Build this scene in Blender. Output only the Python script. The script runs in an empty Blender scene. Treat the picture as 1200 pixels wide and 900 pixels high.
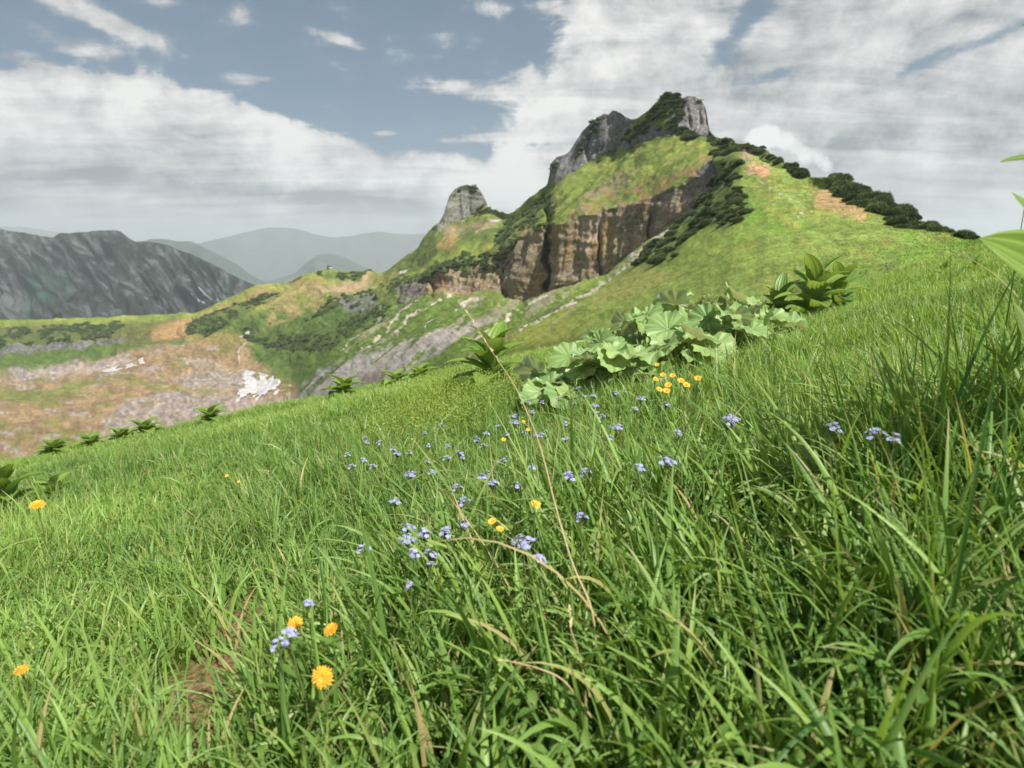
import bpy, math, random
import numpy as np
from mathutils import Vector, Matrix

random.seed(7)
RS = np.random.RandomState(11)
C = bpy.context.scene.collection
scene = bpy.context.scene

# ------------------------------------------------------------------ camera model
F = 760.0                       # focal length in pixels of a 1200 px wide frame
TH = math.radians(11.9)         # pitch down
cT, sT = math.cos(TH), math.sin(TH)

def ray(px, py):
    px = np.asarray(px, float); py = np.asarray(py, float)
    dx = (px - 600) / F; dz = -(py - 450) / F
    return np.stack([dx + 0 * dz, cT + dz * sT, -sT + dz * cT + 0 * dx], -1)

def at(px, py, Y):
    d = ray(px, py)
    return d * (np.asarray(Y, float) / d[..., 1])[..., None]

# ------------------------------------------------------------------ noise
def _h(ix, iy, iz, s):
    n = (ix * 374761393 + iy * 668265263 + iz * 2147483647 * 3 + s * 1274126177) & 0xFFFFFFFF
    n = ((n ^ (n >> 13)) * 1274126177) & 0xFFFFFFFF
    n = ((n ^ (n >> 16)) * 2246822519) & 0xFFFFFFFF
    return ((n ^ (n >> 15)) & 0xFFFFFF) / float(0xFFFFFF) * 2 - 1

def vn(x, y, z=None, s=0):
    x = np.asarray(x, float); y = np.asarray(y, float)
    z = np.zeros_like(x) if z is None else np.asarray(z, float)
    fx, fy, fz = np.floor(x), np.floor(y), np.floor(z)
    ix, iy, iz = fx.astype(np.int64), fy.astype(np.int64), fz.astype(np.int64)
    u, v, w = x - fx, y - fy, z - fz
    q = lambda t: t * t * t * (t * (t * 6 - 15) + 10)
    u, v, w = q(u), q(v), q(w)
    r = 0
    for a in (0, 1):
        for b in (0, 1):
            for c in (0, 1):
                wt = (u if a else 1 - u) * (v if b else 1 - v) * (w if c else 1 - w)
                r = r + wt * _h(ix + a, iy + b, iz + c, s)
    return r

def fbm(x, y, z=None, s=0, o=4, g=0.5):
    t = 0; a = 1.0; n = 0
    for i in range(o):
        k = 2.03 ** i
        t = t + a * vn(x * k, y * k, None if z is None else z * k, s + i * 17)
        n += a; a *= g
    return t / n * 1.6

def ridged(x, y, z=None, s=0, o=4, g=0.5):
    t = 0; a = 1.0; n = 0
    for i in range(o):
        k = 2.03 ** i
        t = t + a * (1 - np.abs(vn(x * k, y * k, None if z is None else z * k, s + i * 17)) * 2)
        n += a; a *= g
    return t / n

def ss(a, b, x):
    t = np.clip((x - a) / (b - a), 0, 1)
    return t * t * (3 - 2 * t)

def lerp(a, b, t):
    return a + (b - a) * t

# ------------------------------------------------------------------ mesh helpers
def mesh_np(name, V, quads=None, tris=None, mat=None, smooth=True, attrs=None, cols=None, mesh_only=False):
    V = np.asarray(V, np.float32).reshape(-1, 3)
    m = bpy.data.meshes.new(name)
    m.vertices.add(len(V)); m.vertices.foreach_set('co', V.ravel())
    nq = 0 if quads is None else len(quads); nt = 0 if tris is None else len(tris)
    loops = []; 
    if nq: loops.append(np.asarray(quads, np.int32).ravel())
    if nt: loops.append(np.asarray(tris, np.int32).ravel())
    loops = np.concatenate(loops)
    m.loops.add(len(loops)); m.loops.foreach_set('vertex_index', loops)
    starts = np.concatenate([np.arange(nq) * 4, nq * 4 + np.arange(nt) * 3]).astype(np.int32)
    m.polygons.add(nq + nt); m.polygons.foreach_set('loop_start', starts)
    try:
        m.polygons.foreach_set('loop_total', np.concatenate([np.full(nq, 4), np.full(nt, 3)]).astype(np.int32))
    except Exception:
        pass
    if smooth: m.polygons.foreach_set('use_smooth', np.ones(nq + nt, bool))
    for k, v in (attrs or {}).items():
        a = m.attributes.new(k, 'FLOAT', 'POINT'); a.data.foreach_set('value', np.asarray(v, np.float32).ravel())
    for k, v in (cols or {}).items():
        a = m.attributes.new(k, 'FLOAT_COLOR', 'POINT')
        v = np.asarray(v, np.float32).reshape(-1, 3)
        a.data.foreach_set('color', np.concatenate([v, np.ones((len(v), 1), np.float32)], 1).ravel())
    m.update(calc_edges=True)
    if mat is not None: m.materials.append(mat)
    if mesh_only: return m
    o = bpy.data.objects.new(name, m); C.objects.link(o)
    return o

class MB:
    """collects pieces of one mesh, with a colour (tint) value per vertex"""
    def __init__(s): s.V = []; s.Q = []; s.T = []; s.n = 0; s.A = []
    def add(s, V, quads=None, tris=None, a=0.5):
        V = np.asarray(V, float).reshape(-1, 3)
        s.V.append(V); s.A.append(np.broadcast_to(np.asarray(a, float), (len(V),)).copy())
        if quads is not None and len(quads): s.Q.append(np.asarray(quads) + s.n)
        if tris is not None and len(tris): s.T.append(np.asarray(tris) + s.n)
        s.n += len(V); return s
    def grid(s, P, a=0.5, wrap=False):
        r, c = P.shape[:2]
        i = np.arange(r * c).reshape(r, c)
        if wrap: i = np.concatenate([i, i[:, :1]], 1)
        q = np.stack([i[:-1, :-1], i[:-1, 1:], i[1:, 1:], i[1:, :-1]], -1).reshape(-1, 4)
        aa = a if np.ndim(a) == 0 else np.asarray(a).ravel()
        return s.add(P, q, a=aa)
    def tube(s, pts, rad, n=6, a=0.5):
        pts = np.asarray(pts, float); rad = np.broadcast_to(np.asarray(rad, float), (len(pts),))
        t = np.gradient(pts, axis=0); t /= np.linalg.norm(t, axis=1)[:, None] + 1e-9
        ref = np.array([0.3, 0.9, 0.1]) if abs(t[0][2]) > .7 else np.array([0, 0, 1.])
        u = np.cross(t, ref); u /= np.linalg.norm(u, axis=1)[:, None] + 1e-9
        w = np.cross(t, u)
        k = np.arange(n) / n * 2 * np.pi
        P = pts[:, None] + rad[:, None, None] * (np.cos(k)[None, :, None] * u[:, None] + np.sin(k)[None, :, None] * w[:, None])
        return s.grid(P, a, wrap=True)
    def box(s, c, d, a=0.5, rz=0):
        v = np.array([[x, y, z] for x in (-.5, .5) for y in (-.5, .5) for z in (-.5, .5)]) * d
        v = v @ np.array([[math.cos(rz), math.sin(rz), 0], [-math.sin(rz), math.cos(rz), 0], [0, 0, 1]])
        return s.add(v + c, [[0, 1, 3, 2], [4, 6, 7, 5], [0, 4, 5, 1], [2, 3, 7, 6], [0, 2, 6, 4], [1, 5, 7, 3]], a=a)
    def build(s, name, mat, parent=None, smooth=True, mesh_only=False):
        o = mesh_np(name, np.concatenate(s.V), np.concatenate(s.Q) if s.Q else None, np.concatenate(s.T) if s.T else None,
                    mat, smooth, {'tint': np.concatenate(s.A)}, mesh_only=mesh_only)
        if parent is not None: o.parent = parent
        return o

def tag(o, label=None, cat=None, group=None, kind=None):
    if label: o['label'] = label
    if cat: o['category'] = cat
    if group: o['group'] = group
    if kind: o['kind'] = kind
    return o

def empty(name, loc, label=None, cat=None, group=None):
    o = bpy.data.objects.new(name, None); C.objects.link(o); o.location = tuple(loc); o.empty_display_size = .05
    return tag(o, label, cat, group)

def copy_tree(o, loc=None, rot=None, scale=None):
    r = o.copy(); C.objects.link(r)
    if loc is not None: r.location = tuple(loc)
    if rot is not None: r.rotation_euler = tuple(rot)
    if scale is not None: r.scale = (scale,) * 3
    for ch in o.children:
        c = ch.copy(); C.objects.link(c); c.parent = r
        for g in ch.children:
            d = g.copy(); C.objects.link(d); d.parent = c
    return r

# ------------------------------------------------------------------ material helpers
def newmat(name):
    m = bpy.data.materials.new(name); m.use_nodes = True
    nt = m.node_tree; nt.nodes.clear()
    return m, nt

class NB:
    def __init__(s, nt): s.nt = nt
    def n(s, t, **k):
        o = s.nt.nodes.new(t)
        for a, b in k.items(): setattr(o, a, b)
        return o
    def inp(s, sock, v):
        if isinstance(v, bpy.types.NodeSocket): s.nt.links.new(v, sock)
        elif v is not None: sock.default_value = v
    def m(s, op, a, b=None, c=None, clamp=False):
        o = s.n('ShaderNodeMath', operation=op, use_clamp=clamp)
        for i, v in enumerate((a, b, c)):
            if v is not None: s.inp(o.inputs[i], v)
        return o.outputs[0]
    def ss(s, lo, hi, v):
        o = s.n('ShaderNodeMapRange', interpolation_type='SMOOTHSTEP')
        s.inp(o.inputs[0], v); s.inp(o.inputs[1], lo); s.inp(o.inputs[2], hi)
        return o.outputs[0]
    def mix(s, f, a, b, mode='MIX'):
        o = s.n('ShaderNodeMix', data_type='RGBA', blend_type=mode)
        s.inp(o.inputs[0], f)
        for i, v in ((6, a), (7, b)):
            if isinstance(v, tuple) and len(v) == 3: v = (*v, 1)
            s.inp(o.inputs[i], v)
        return o.outputs[2]
    def noise(s, vec, scale, detail=4, rough=.5, dist=0, dim='3D'):
        o = s.n('ShaderNodeTexNoise', noise_dimensions=dim)
        if vec is not None: s.nt.links.new(vec, o.inputs['Vector'])
        o.inputs['Scale'].default_value = scale; o.inputs['Detail'].default_value = detail
        o.inputs['Roughness'].default_value = rough; o.inputs['Distortion'].default_value = dist
        return o.outputs[0]
    def attr(s, name, col=False):
        o = s.n('ShaderNodeAttribute', attribute_name=name)
        return o.outputs['Color'] if col else o.outputs['Fac']

def leafy(name, c0, c1, trans=.35, rough=.5, spec=.25, dry=None, under=None, veins=False, nscale=40., per_obj=0.):
    m, nt = newmat(name); b = NB(nt)
    t = b.attr('tint')
    tc = b.n('ShaderNodeTexCoord').outputs['Object']
    nz = b.noise(tc, nscale, 3)
    if per_obj:
        oi = b.n('ShaderNodeObjectInfo').outputs['Random']
        t = b.m('ADD', t, b.m('MULTIPLY', b.m('SUBTRACT', oi, .5), per_obj), clamp=True)
    t2 = b.m('ADD', t, b.m('MULTIPLY', b.m('SUBTRACT', nz, .5), .5), clamp=True)
    col = b.mix(t2, c0, c1)
    if dry: col = b.mix(b.attr('dry'), col, dry)
    if veins: col = b.mix(b.attr('vein'), col, veins)
    if under:
        bf = b.n('ShaderNodeNewGeometry').outputs['Backfacing']
        col = b.mix(bf, col, under)
    pr = b.n('ShaderNodeBsdfPrincipled')
    nt.links.new(col, pr.inputs['Base Color'])
    pr.inputs['Roughness'].default_value = rough
    pr.inputs['Specular IOR Level'].default_value = spec
    tr = b.n('ShaderNodeBsdfTranslucent')
    tcol = b.mix(1.0, col, (1.25, 1.15, .55), 'MULTIPLY')
    nt.links.new(tcol, tr.inputs['Color'])
    mx = b.n('ShaderNodeMixShader'); mx.inputs[0].default_value = trans
    nt.links.new(pr.outputs[0], mx.inputs[1]); nt.links.new(tr.outputs[0], mx.inputs[2])
    out = b.n('ShaderNodeOutputMaterial'); nt.links.new(mx.outputs[0], out.inputs[0])
    return m

def plain(name, c0, c1, rough=.8, nscale=3., detail=6, bump=0., spec=.3):
    m, nt = newmat(name); b = NB(nt)
    tc = b.n('ShaderNodeTexCoord').outputs['Object']
    nz = b.noise(tc, nscale, detail, .6)
    col = b.mix(b.ss(.3, .7, nz), c0, c1)
    pr = b.n('ShaderNodeBsdfPrincipled'); nt.links.new(col, pr.inputs['Base Color'])
    pr.inputs['Roughness'].default_value = rough; pr.inputs['Specular IOR Level'].default_value = spec
    if bump:
        bp = b.n('ShaderNodeBump'); bp.inputs['Distance'].default_value = bump; nt.links.new(nz, bp.inputs['Height'])
        nt.links.new(bp.outputs[0], pr.inputs['Normal'])
    out = b.n('ShaderNodeOutputMaterial'); nt.links.new(pr.outputs[0], out.inputs[0])
    return m

def terrain_mat(name, nscale, bumpd, vary=.5, spec=.1):
    m, nt = newmat(name); b = NB(nt)
    tc = b.n('ShaderNodeTexCoord').outputs['Object']
    col = b.attr('albedo', True)
    rk = b.attr('rock')
    n1 = b.noise(tc, nscale, 9, .68)
    n2 = b.noise(tc, nscale * 7, 7, .72)
    k = b.m('ADD', b.m('MULTIPLY', b.m('SUBTRACT', n1, .5), vary * 2.6), b.m('MULTIPLY', b.m('SUBTRACT', n2, .5), vary * 3.6))
    k = b.m('MAXIMUM', b.m('ADD', k, 1.0), .25)
    kc = b.n('ShaderNodeCombineXYZ')
    for i in range(3): nt.links.new(k, kc.inputs[i])
    c2 = b.mix(1.0, col, kc.outputs[0], 'MULTIPLY')
    # rock: vertical water streaks and warm iron staining
    mp = b.n('ShaderNodeMapping'); nt.links.new(tc, mp.inputs[0]); mp.inputs['Scale'].default_value = (1, 1, .36)
    st = b.noise(mp.outputs[0], nscale * 2.2, 6, .65)
    crk = b.ss(0, .045, b.m('ABSOLUTE', b.m('SUBTRACT', st, .5)))
    sv = b.m('ADD', b.m('MULTIPLY', b.m('SUBTRACT', st, .5), b.m('MULTIPLY', rk, .8)), b.m('SUBTRACT', 1.0, b.m('MULTIPLY', b.m('MULTIPLY', rk, .5), b.m('SUBTRACT', 1.0, crk))))
    sc = b.n('ShaderNodeCombineXYZ')
    for i in range(3): nt.links.new(b.m('MAXIMUM', sv, .25), sc.inputs[i])
    c3 = b.mix(1.0, c2, sc.outputs[0], 'MULTIPLY')
    pr = b.n('ShaderNodeBsdfPrincipled'); nt.links.new(c3, pr.inputs['Base Color'])
    pr.inputs['Roughness'].default_value = .95; pr.inputs['Specular IOR Level'].default_value = spec
    bp = b.n('ShaderNodeBump'); bp.inputs['Distance'].default_value = bumpd; bp.inputs['Strength'].default_value = 1
    hh = b.m('ADD', n1, b.m('MULTIPLY', n2, .3)); hh = b.m('ADD', hh, b.m('MULTIPLY', b.m('MULTIPLY', st, rk), 1.5))
    nt.links.new(hh, bp.inputs['Height']); nt.links.new(bp.outputs[0], pr.inputs['Normal'])
    out = b.n('ShaderNodeOutputMaterial'); nt.links.new(pr.outputs[0], out.inputs[0])
    return m

# ------------------------------------------------------------------ image-plane regions -> masks on the real surface
def polydist(X, Y, poly, pad=12):
    """signed distance (positive inside) for points near the polygon, -99 elsewhere"""
    p = np.asarray(poly, float); out = np.full(X.shape, -99.)
    sel = (X > p[:, 0].min() - pad) & (X < p[:, 0].max() + pad) & (Y > p[:, 1].min() - pad) & (Y < p[:, 1].max() + pad)
    x = X[sel]; y = Y[sel]; d = np.full(x.shape, 1e9); ins = np.zeros(x.shape, bool)
    for i in range(len(p)):
        a = p[i]; b = p[(i + 1) % len(p)]
        e = b - a; wx = x - a[0]; wy = y - a[1]
        t = np.clip((wx * e[0] + wy * e[1]) / (e @ e + 1e-9), 0, 1)
        d = np.minimum(d, (wx - t * e[0]) ** 2 + (wy - t * e[1]) ** 2)
        c = ((a[1] > y) != (b[1] > y))
        if abs(e[1]) > 1e-9:
            ins ^= c & (x < a[0] + (y - a[1]) / e[1] * e[0])
    out[sel] = np.where(ins, 1, -1) * np.sqrt(d)
    return out

def line_mask(X, Y, pts, w):
    d = np.full(X.shape, 1e9)
    p = np.asarray(pts, float)
    for i in range(len(p) - 1):
        a, b = p[i], p[i + 1]; e = b - a; wx = X - a[0]; wy = Y - a[1]
        t = np.clip((wx * e[0] + wy * e[1]) / (e @ e), 0, 1)
        d = np.minimum(d, np.hypot(wx - t * e[0], wy - t * e[1]))
    return 1 - ss(w * .5, w, d)

def loft(rails, xs, rows, back):
    """rails: list of [(px,py,Y)..] bottom to top; returns world grid and control coordinates"""
    P, PX, PY, YY = [], [], [], []
    ev = []
    for r in rails:
        r = np.asarray(r, float)
        py = np.interp(xs, r[:, 0], r[:, 1]); Y = np.exp(np.interp(xs, r[:, 0], np.log(r[:, 2])))
        ev.append((py, Y, at(xs, py, Y)))
    seg = []
    for k, n in enumerate(rows):
        a, b = ev[k], ev[k + 1]
        for j in range(n):
            t = j / n
            P.append(lerp(a[2], b[2], t)); PX.append(xs); PY.append(lerp(a[0], b[0], t)); YY.append(lerp(a[1], b[1], t)); seg.append(k + t)
    P.append(ev[-1][2]); PX.append(xs); PY.append(ev[-1][0]); YY.append(ev[-1][1]); seg.append(len(rows))
    top = ev[-1][2]; n = back[0]
    hd = top[:, :2] / np.linalg.norm(top[:, :2], axis=1)[:, None]
    for j in range(1, n + 1):
        t = j / n
        q = top.copy(); q[:, :2] += hd * (back[1] * ev[-1][1] * t)[:, None]; q[:, 2] -= back[2] * ev[-1][1] * t ** 1.4
        P.append(q); PX.append(xs); PY.append(ev[-1][0]); YY.append(ev[-1][1]); seg.append(len(rows) + t)
    return np.array(P), np.array(PX), np.array(PY), np.array(YY), np.array(seg)

def normals(P):
    du = np.gradient(P, axis=1); dv = np.gradient(P, axis=0)
    n = np.cross(du, dv); n /= np.linalg.norm(n, axis=-1)[..., None] + 1e-9
    return n

def grid_obj(name, P, mat, attrs=None, cols=None):
    r, c = P.shape[:2]; i = np.arange(r * c).reshape(r, c)
    q = np.stack([i[:-1, :-1], i[:-1, 1:], i[1:, 1:], i[1:, :-1]], -1).reshape(-1, 4)
    return mesh_np(name, P, q, None, mat, True, {k: v.ravel() for k, v in (attrs or {}).items()}, {k: v.reshape(-1, 3) for k, v in (cols or {}).items()})

def put(base, mask, col, jitter=None):
    col = np.asarray(col, float)
    if jitter is not None: col = col * (1 + jitter[..., None])
    return base + (col - base) * mask[..., None]

# ================================================================== MAIN MOUNTAIN
SKY = [(-300,380,1150),(-50,376,1150),(0,375,1150),(60,374,1140),(143,370,1100),(227,367,1050),(260,353,1030),(300,334,1000),(337,331,980),(353,322,960),
 (372,318,955),(383,316,950),(400,317,940),(420,317,930),(436,320,915),(448,321,890),(460,313,870),(490,290,840),(503,274,820),(515,261,800),(521,250,800),(523,241,800),(526,230,800),(532,222,805),
 (539,218,808),(547,216,810),(555,218,808),(562,222,805),(568,232,800),(572,243,790),(587,249,740),(597,251,700),(607,245,670),(630,230,620),(641,216,600),(644,203,592),(645,192,590),
 (652,184,586),(662,181,582),(667,178,580),(675,165,575),(683,153,570),(692,144,565),(700,138,560),(708,133,552),(713,134,550),(718,129,545),(723,130,540),(728,133,530),(733,137,520),(740,140,500),(747,138,480),
 (763,127,465),(770,121,460),(777,116,455),(785,111,450),(793,111,445),(800,115,442),(806,113,440),(815,113,437),(822,118,435),(827,126,430),(829,138,425),(831,152,420),(837,160,400),(850,165,380),(867,168,350),(877,174,330),
 (900,180,300),(917,191,275),(947,208,250),(977,206,220),(1000,218,200),(1033,236,175),(1067,252,150),(1100,267,125),(1143,280,100),(1200,284,85),(1300,275,80),(1500,262,80)]
R5 = [(-300,388,1050),(0,386,1050),(140,381,1010),(227,376,980),(260,367,960),(300,348,940),(337,343,910),(383,330,880),(440,331,830),(460,325,800),(490,311,770),(511,280,765),(519,272,785),(527,267,790),(545,263,790),
 (558,256,785),(571,249,780),(590,257,730),(603,257,660),(630,242,610),(643,226,585),(650,222,575),(662,210,568),(680,199,560),(700,189,548),(720,176,530),(735,164,505),(745,174,478),(760,167,455),(790,158,432),(820,157,420),(831,162,415),(837,169,395),
 (850,175,370),(877,184,320),(917,202,262),(947,218,240),(977,218,212),(1000,227,192),(1033,245,168),(1067,259,146),(1100,272,120),(1143,284,97),(1200,289,82),(1300,281,77),(1500,270,77)]
R4 = [(-300,400,960),(0,399,950),(100,393,930),(150,390,920),(227,388,850),(260,379,830),(300,372,800),(337,372,760),(383,362,720),(440,350,650),(467,333,600),(495,325,570),(527,310,540),(560,306,520),(587,295,500),(600,283,480),
 (633,262,455),(645,262,450),(657,263,425),(683,250,415),(733,238,390),(767,228,370),(800,215,350),(820,203,340),(835,192,335),(860,188,310),(900,205,250),(950,226,200),(1000,240,165),(1067,265,125),(1143,288,90),(1200,293,78),(1300,286,74),(1500,276,74)]
R3 = [(-300,416,930),(0,414,920),(100,407,910),(150,396,905),(227,392,840),(260,388,810),(300,392,760),(337,395,700),(383,385,640),(440,366,590),(467,358,570),(487,348,550),(523,341,520),(543,343,508),(583,339,483),(590,348,470),(613,356,453),
 (638,343,450),(647,342,432),(687,331,403),(713,321,392),(733,304,382),(767,278,365),(800,254,350),(822,232,338),(835,222,325),(860,207,280),(900,221,214),(950,241,169),(1000,256,138),(1067,276,110),(1143,293,84),(1200,298,72),(1300,292,70),(1500,283,70)]
R2 = [(-300,500,600),(0,465,650),(150,440,720),(300,435,640),(340,432,600),(400,410,500),(440,400,440),(500,385,370),(560,375,320),(620,372,260),(700,350,200),(760,328,170),(800,310,160),(860,275,160),(900,264,150),(950,267,130),(1000,277,110),(1067,291,85),(1143,302,70),(1200,308,60),(1500,295,55)]
R1 = [(-300,600,330),(0,538,370),(100,516,420),(200,495,480),(300,473,540),(340,465,520),(400,450,400),(440,442,330),(500,430,260),(560,420,190),(620,407,140),(700,391,90),(800,370,65),(860,357,58),(1000,338,46),(1143,322,38),(1200,318,35),(1500,300,32)]
R0 = [(x, y + 70, Y * .8) for x, y, Y in R1]
xs = np.arange(-260, 1460, 1.25)
P, PX, PY, YY, SEG = loft([R0, R1, R2, R3, R4, R5, SKY], xs, [6, 95, 85, 95, 95, 85], (14, .22, .30))
G = P.shape[:2]
w1 = fbm(PX / 16, PY / 12, s=1, o=4); w2 = fbm(PX / 16, PY / 12, s=5, o=4)
WX = PX + w1 * 5; WY = PY + w2 * 4
def M(poly, f=3.0, warp=1.0):
    return ss(-f, f, polydist(lerp(PX, WX, warp), lerp(PY, WY, warp), poly))

rk_poly = [
 ([(643,216),(640,190),(660,176),(674,164),(684,146),(700,130),(712,125),(723,120),(735,128),(742,139),(737,153),(728,164),(700,186),(672,203)], 1.5),
 ([(643,262),(657,263),(683,250),(733,239),(767,229),(800,216),(833,188),(842,206),(822,234),(800,254),(767,278),(733,304),(713,321),(687,331),(645,342),(640,300)], 2),
 ([(560,312),(587,300),(600,283),(618,272),(640,268),(644,341),(613,357),(590,350),(583,340),(543,344),(523,342),(487,348),(467,358),(465,337),(500,326),(527,313),(545,320)], 2),
 ([(645,216),(643,197),(660,184),(676,172),(688,152),(700,142),(712,137),(723,130),(739,139),(737,153),(728,164),(700,186),(672,203)], 1.5),
 ([(792,122),(797,104),(828,106),(838,150),(838,162),(812,157),(795,158),(788,140)], 1.2),
 ([(733,167),(752,155),(788,148),(792,158),(765,166),(738,177),(720,180)], 2),
 ([(521,252),(518,230),(530,210),(565,210),(577,241),(562,248),(550,255),(535,262),(516,272),(506,272),(516,258)], 1.5),
 ([(-320,406),(60,403),(140,398),(150,401),(100,409),(0,416),(-320,418)], 2),
 ([(395,352),(440,343),(445,358),(405,366)], 2)]
rock = np.zeros(G)
for p_, f_ in rk_poly: rock = np.maximum(rock, M(p_, f_, .6))
rock *= (SEG <= 6.0)[:, None]
brk = ss(-.1, .45, fbm(PX / 9, PY / 5, s=31, o=4) + .25)          # grassy ledges break the rock
rock_hard = rock
# smooth the crease between the rails where there is no rock
for it in range(10):
    Q = P.copy(); Q[1:-1] = (P[:-2] + 2 * P[1:-1] + P[2:]) / 4
    P = P + (Q - P) * (1 - rock * .95)[..., None] * (np.abs(SEG - 6) > .04)[:, None, None]
N = normals(P)
for it in range(8):
    N[1:-1, 1:-1] = (N[1:-1, 1:-1] * 2 + N[:-2, 1:-1] + N[2:, 1:-1] + N[1:-1, :-2] + N[1:-1, 2:]) / 6
N /= np.linalg.norm(N, axis=-1)[..., None]
x, y, z = P[..., 0], P[..., 1], P[..., 2]
fade = np.clip(YY / 300, .12, 1.6)
soft = fbm(x / 45, y / 45, z / 45, s=40, o=7, g=.56) * 2.6 * fade
gul = ridged((x + y * .5) / 22 + w1 * .5, y / 160, z / 160, s=44, o=4) - .5
soft = soft + gul * 2.0 * fade * ss(560, 400, PX) * ss(1.5, 2.5, SEG)[:, None]
cols_ = ridged(x / 13, y / 13, z / 55, s=50, o=5, g=.55) - .55
strata = vn(x / 60, y / 60, (z + x * .12) / 3.2, s=57) * .9
chunk = fbm(x / 30, y / 30, z / 40, s=60, o=3) * 4
hard = cols_ * 4.0 * (fade ** .3) + strata + chunk + fbm(x / 3, y / 3, z / 3, s=63, o=3) * .6
top = ss(.0, .035, np.abs(SEG - 6))[:, None]
lim = ss(0, .6, SEG - 1.0)[:, None] * .8 + .2
hard = hard * np.where((PX > 640) & (SEG > 5)[:, None], .6, 1)
disp = lerp(soft * lerp(.35, 1, top) * lim, hard * lerp(.10, 1, ss(.0, .12, np.abs(SEG - 6))[:, None]), rock)
P = P + N * disp[..., None]
# the deep cleft in the cliff, and two small ones
for cx, yt, yb, wd, dp in ((641, 226, 340, 3.2, 30), (590, 300, 350, 2.0, 9), (700, 262, 330, 2.0, 6), (503, 325, 348, 2, 8), (762, 245, 285, 2.2, 6), (806, 124, 150, 1.6, 2), (819, 124, 156, 1.4, 2), (690, 150, 190, 1.4, 5)):
    cxx = cx + fbm(PY / 20, PY * 0, s=int(cx), o=2) * 3
    g_ = np.exp(-((PX - cxx) / wd) ** 2) * ss(yt - 6, yt + 12, PY) * (1 - ss(yb - 4, yb + 4, PY)) * (SEG <= 6)[:, None]
    P[..., 1] += g_ * dp
x, y, z = P[..., 0], P[..., 1], P[..., 2]
print('terrain grid', G)

# ---- albedo of the mountain
n_big = fbm(x / 60, y / 60, z / 60, s=70, o=5); n_mid = fbm(PX / 11, PY / 7, s=72, o=5); n_fin = fbm(PX / 3.2, PY / 2.2, s=75, o=3)
S = .6 * PX + .8 * PY; L_ = -.8 * PX + .6 * PY
streak = fbm(S / 5.0, L_ / 60, s=80, o=4)
alb = np.zeros(G + (3,)) + np.array([.145, .19, .04])
alb = put(alb, ss(-.3, .5, n_big + n_mid * .5), (.19, .22, .045))
alb = put(alb, ss(.1, .7, n_mid) * .6 * ss(900, 840, PX), (.22, .21, .06))
alb = put(alb, ss(840, 900, PX), (.17, .22, .055), n_mid * .15)
alb = put(alb, ss(640, 720, PX) * ss(235, 262, PY + (PX - 800) * .55) * .8, (.16, .22, .05), n_mid * .15)
alb = put(alb, ss(.1, .6, fbm(PX / 40, PY / 18, s=91, o=4)) * .7 * ss(820, 900, PX), (.13, .24, .035))
alb = put(alb, ss(.15, .6, fbm(PX / 22, PY / 10, s=93, o=5)) * .35 * ss(800, 900, PX), (.27, .23, .06))
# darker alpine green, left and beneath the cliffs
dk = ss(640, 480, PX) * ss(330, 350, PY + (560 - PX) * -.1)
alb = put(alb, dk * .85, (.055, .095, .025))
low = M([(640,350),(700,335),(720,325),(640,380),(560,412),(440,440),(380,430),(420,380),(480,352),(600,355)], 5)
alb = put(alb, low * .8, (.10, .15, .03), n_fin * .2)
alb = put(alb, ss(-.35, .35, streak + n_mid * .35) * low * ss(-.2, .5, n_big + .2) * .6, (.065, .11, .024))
# shoulder towards the tower and the dry brown ridge with the hut
sh = M([(455,316),(490,288),(515,262),(560,256),(600,255),(590,275),(560,290),(520,300),(470,322),(440,345),(420,340)], 3)
alb = put(alb, sh * .9, (.10, .13, .035))
alb = put(alb, M([(520,272),(560,262),(585,262),(575,272),(540,280),(520,285)], 3) * .8, (.25, .19, .12))
alb = put(alb, M([(515,284),(536,278),(545,286),(530,296),(515,294)], 3) * .9, (.26, .18, .07))
br = M([(228,372),(255,362),(300,342),(352,326),(385,328),(440,322),(470,322),(440,342),(395,352),(350,368),(310,382),(300,395),(318,365),(300,350),(262,368)], 4)
alb = put(alb, br * ss(-.5, .2, n_mid + .2) * .9, (.24, .18, .085), streak * .3)
alb = put(alb, br * ss(.1, .5, streak) * .7, (.16, .17, .05))
alb = put(alb, M([(395,330),(440,324),(430,334),(380,342),(360,346)], 3) * .6, (.34, .25, .17))
# basin
sad = M([(175,388),(205,378),(240,366),(228,378),(215,392),(190,400),(178,398)], 4)
alb = put(alb, M([(-300,383),(0,383),(150,380),(230,374),(232,384),(215,395),(180,404),(-300,404)], 3) * .85, (.10, .10, .035))
basin = M([(-320,450),(-100,446),(20,442),(70,432),(150,412),(200,404),(232,398),(270,402),(296,418),(320,440),(345,452),(350,480),(200,530),(0,570),(-320,620)], 6)
alb = put(alb, basin * .95, (.225, .155, .09), n_mid * .2)
alb = put(alb, sad * .9, (.30, .19, .09))
alb = put(alb, M([(215,395),(240,384),(285,392),(300,410),(260,405),(220,408)], 4) * .55, (.27, .19, .08))
gn = fbm(PX / 30, PY / 8, s=101, o=5)
alb = put(alb, basin * ss(.15, .6, gn) * .75, (.15, .15, .045))
alb = put(alb, M([(-60,462),(40,458),(80,452),(120,444),(150,436),(120,452),(70,470),(20,474),(-60,480)], 5) * .7, (.11, .15, .035))
sl = np.maximum(M([(200,442),(235,434),(290,432),(300,452),(270,462),(225,460),(205,455)], 4), M([(120,498),(150,478),(190,466),(260,464),(300,468),(345,462),(340,480),(240,500),(150,520),(115,515)], 5))
sl = np.maximum(sl, M([(10,436),(60,430),(110,422),(152,416),(160,426),(110,438),(60,446),(15,450)], 4))
sl = np.maximum(sl, basin * ss(.42, .55, fbm(PX / 30, PY / 5, s=105, o=5)) * .8)
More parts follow.
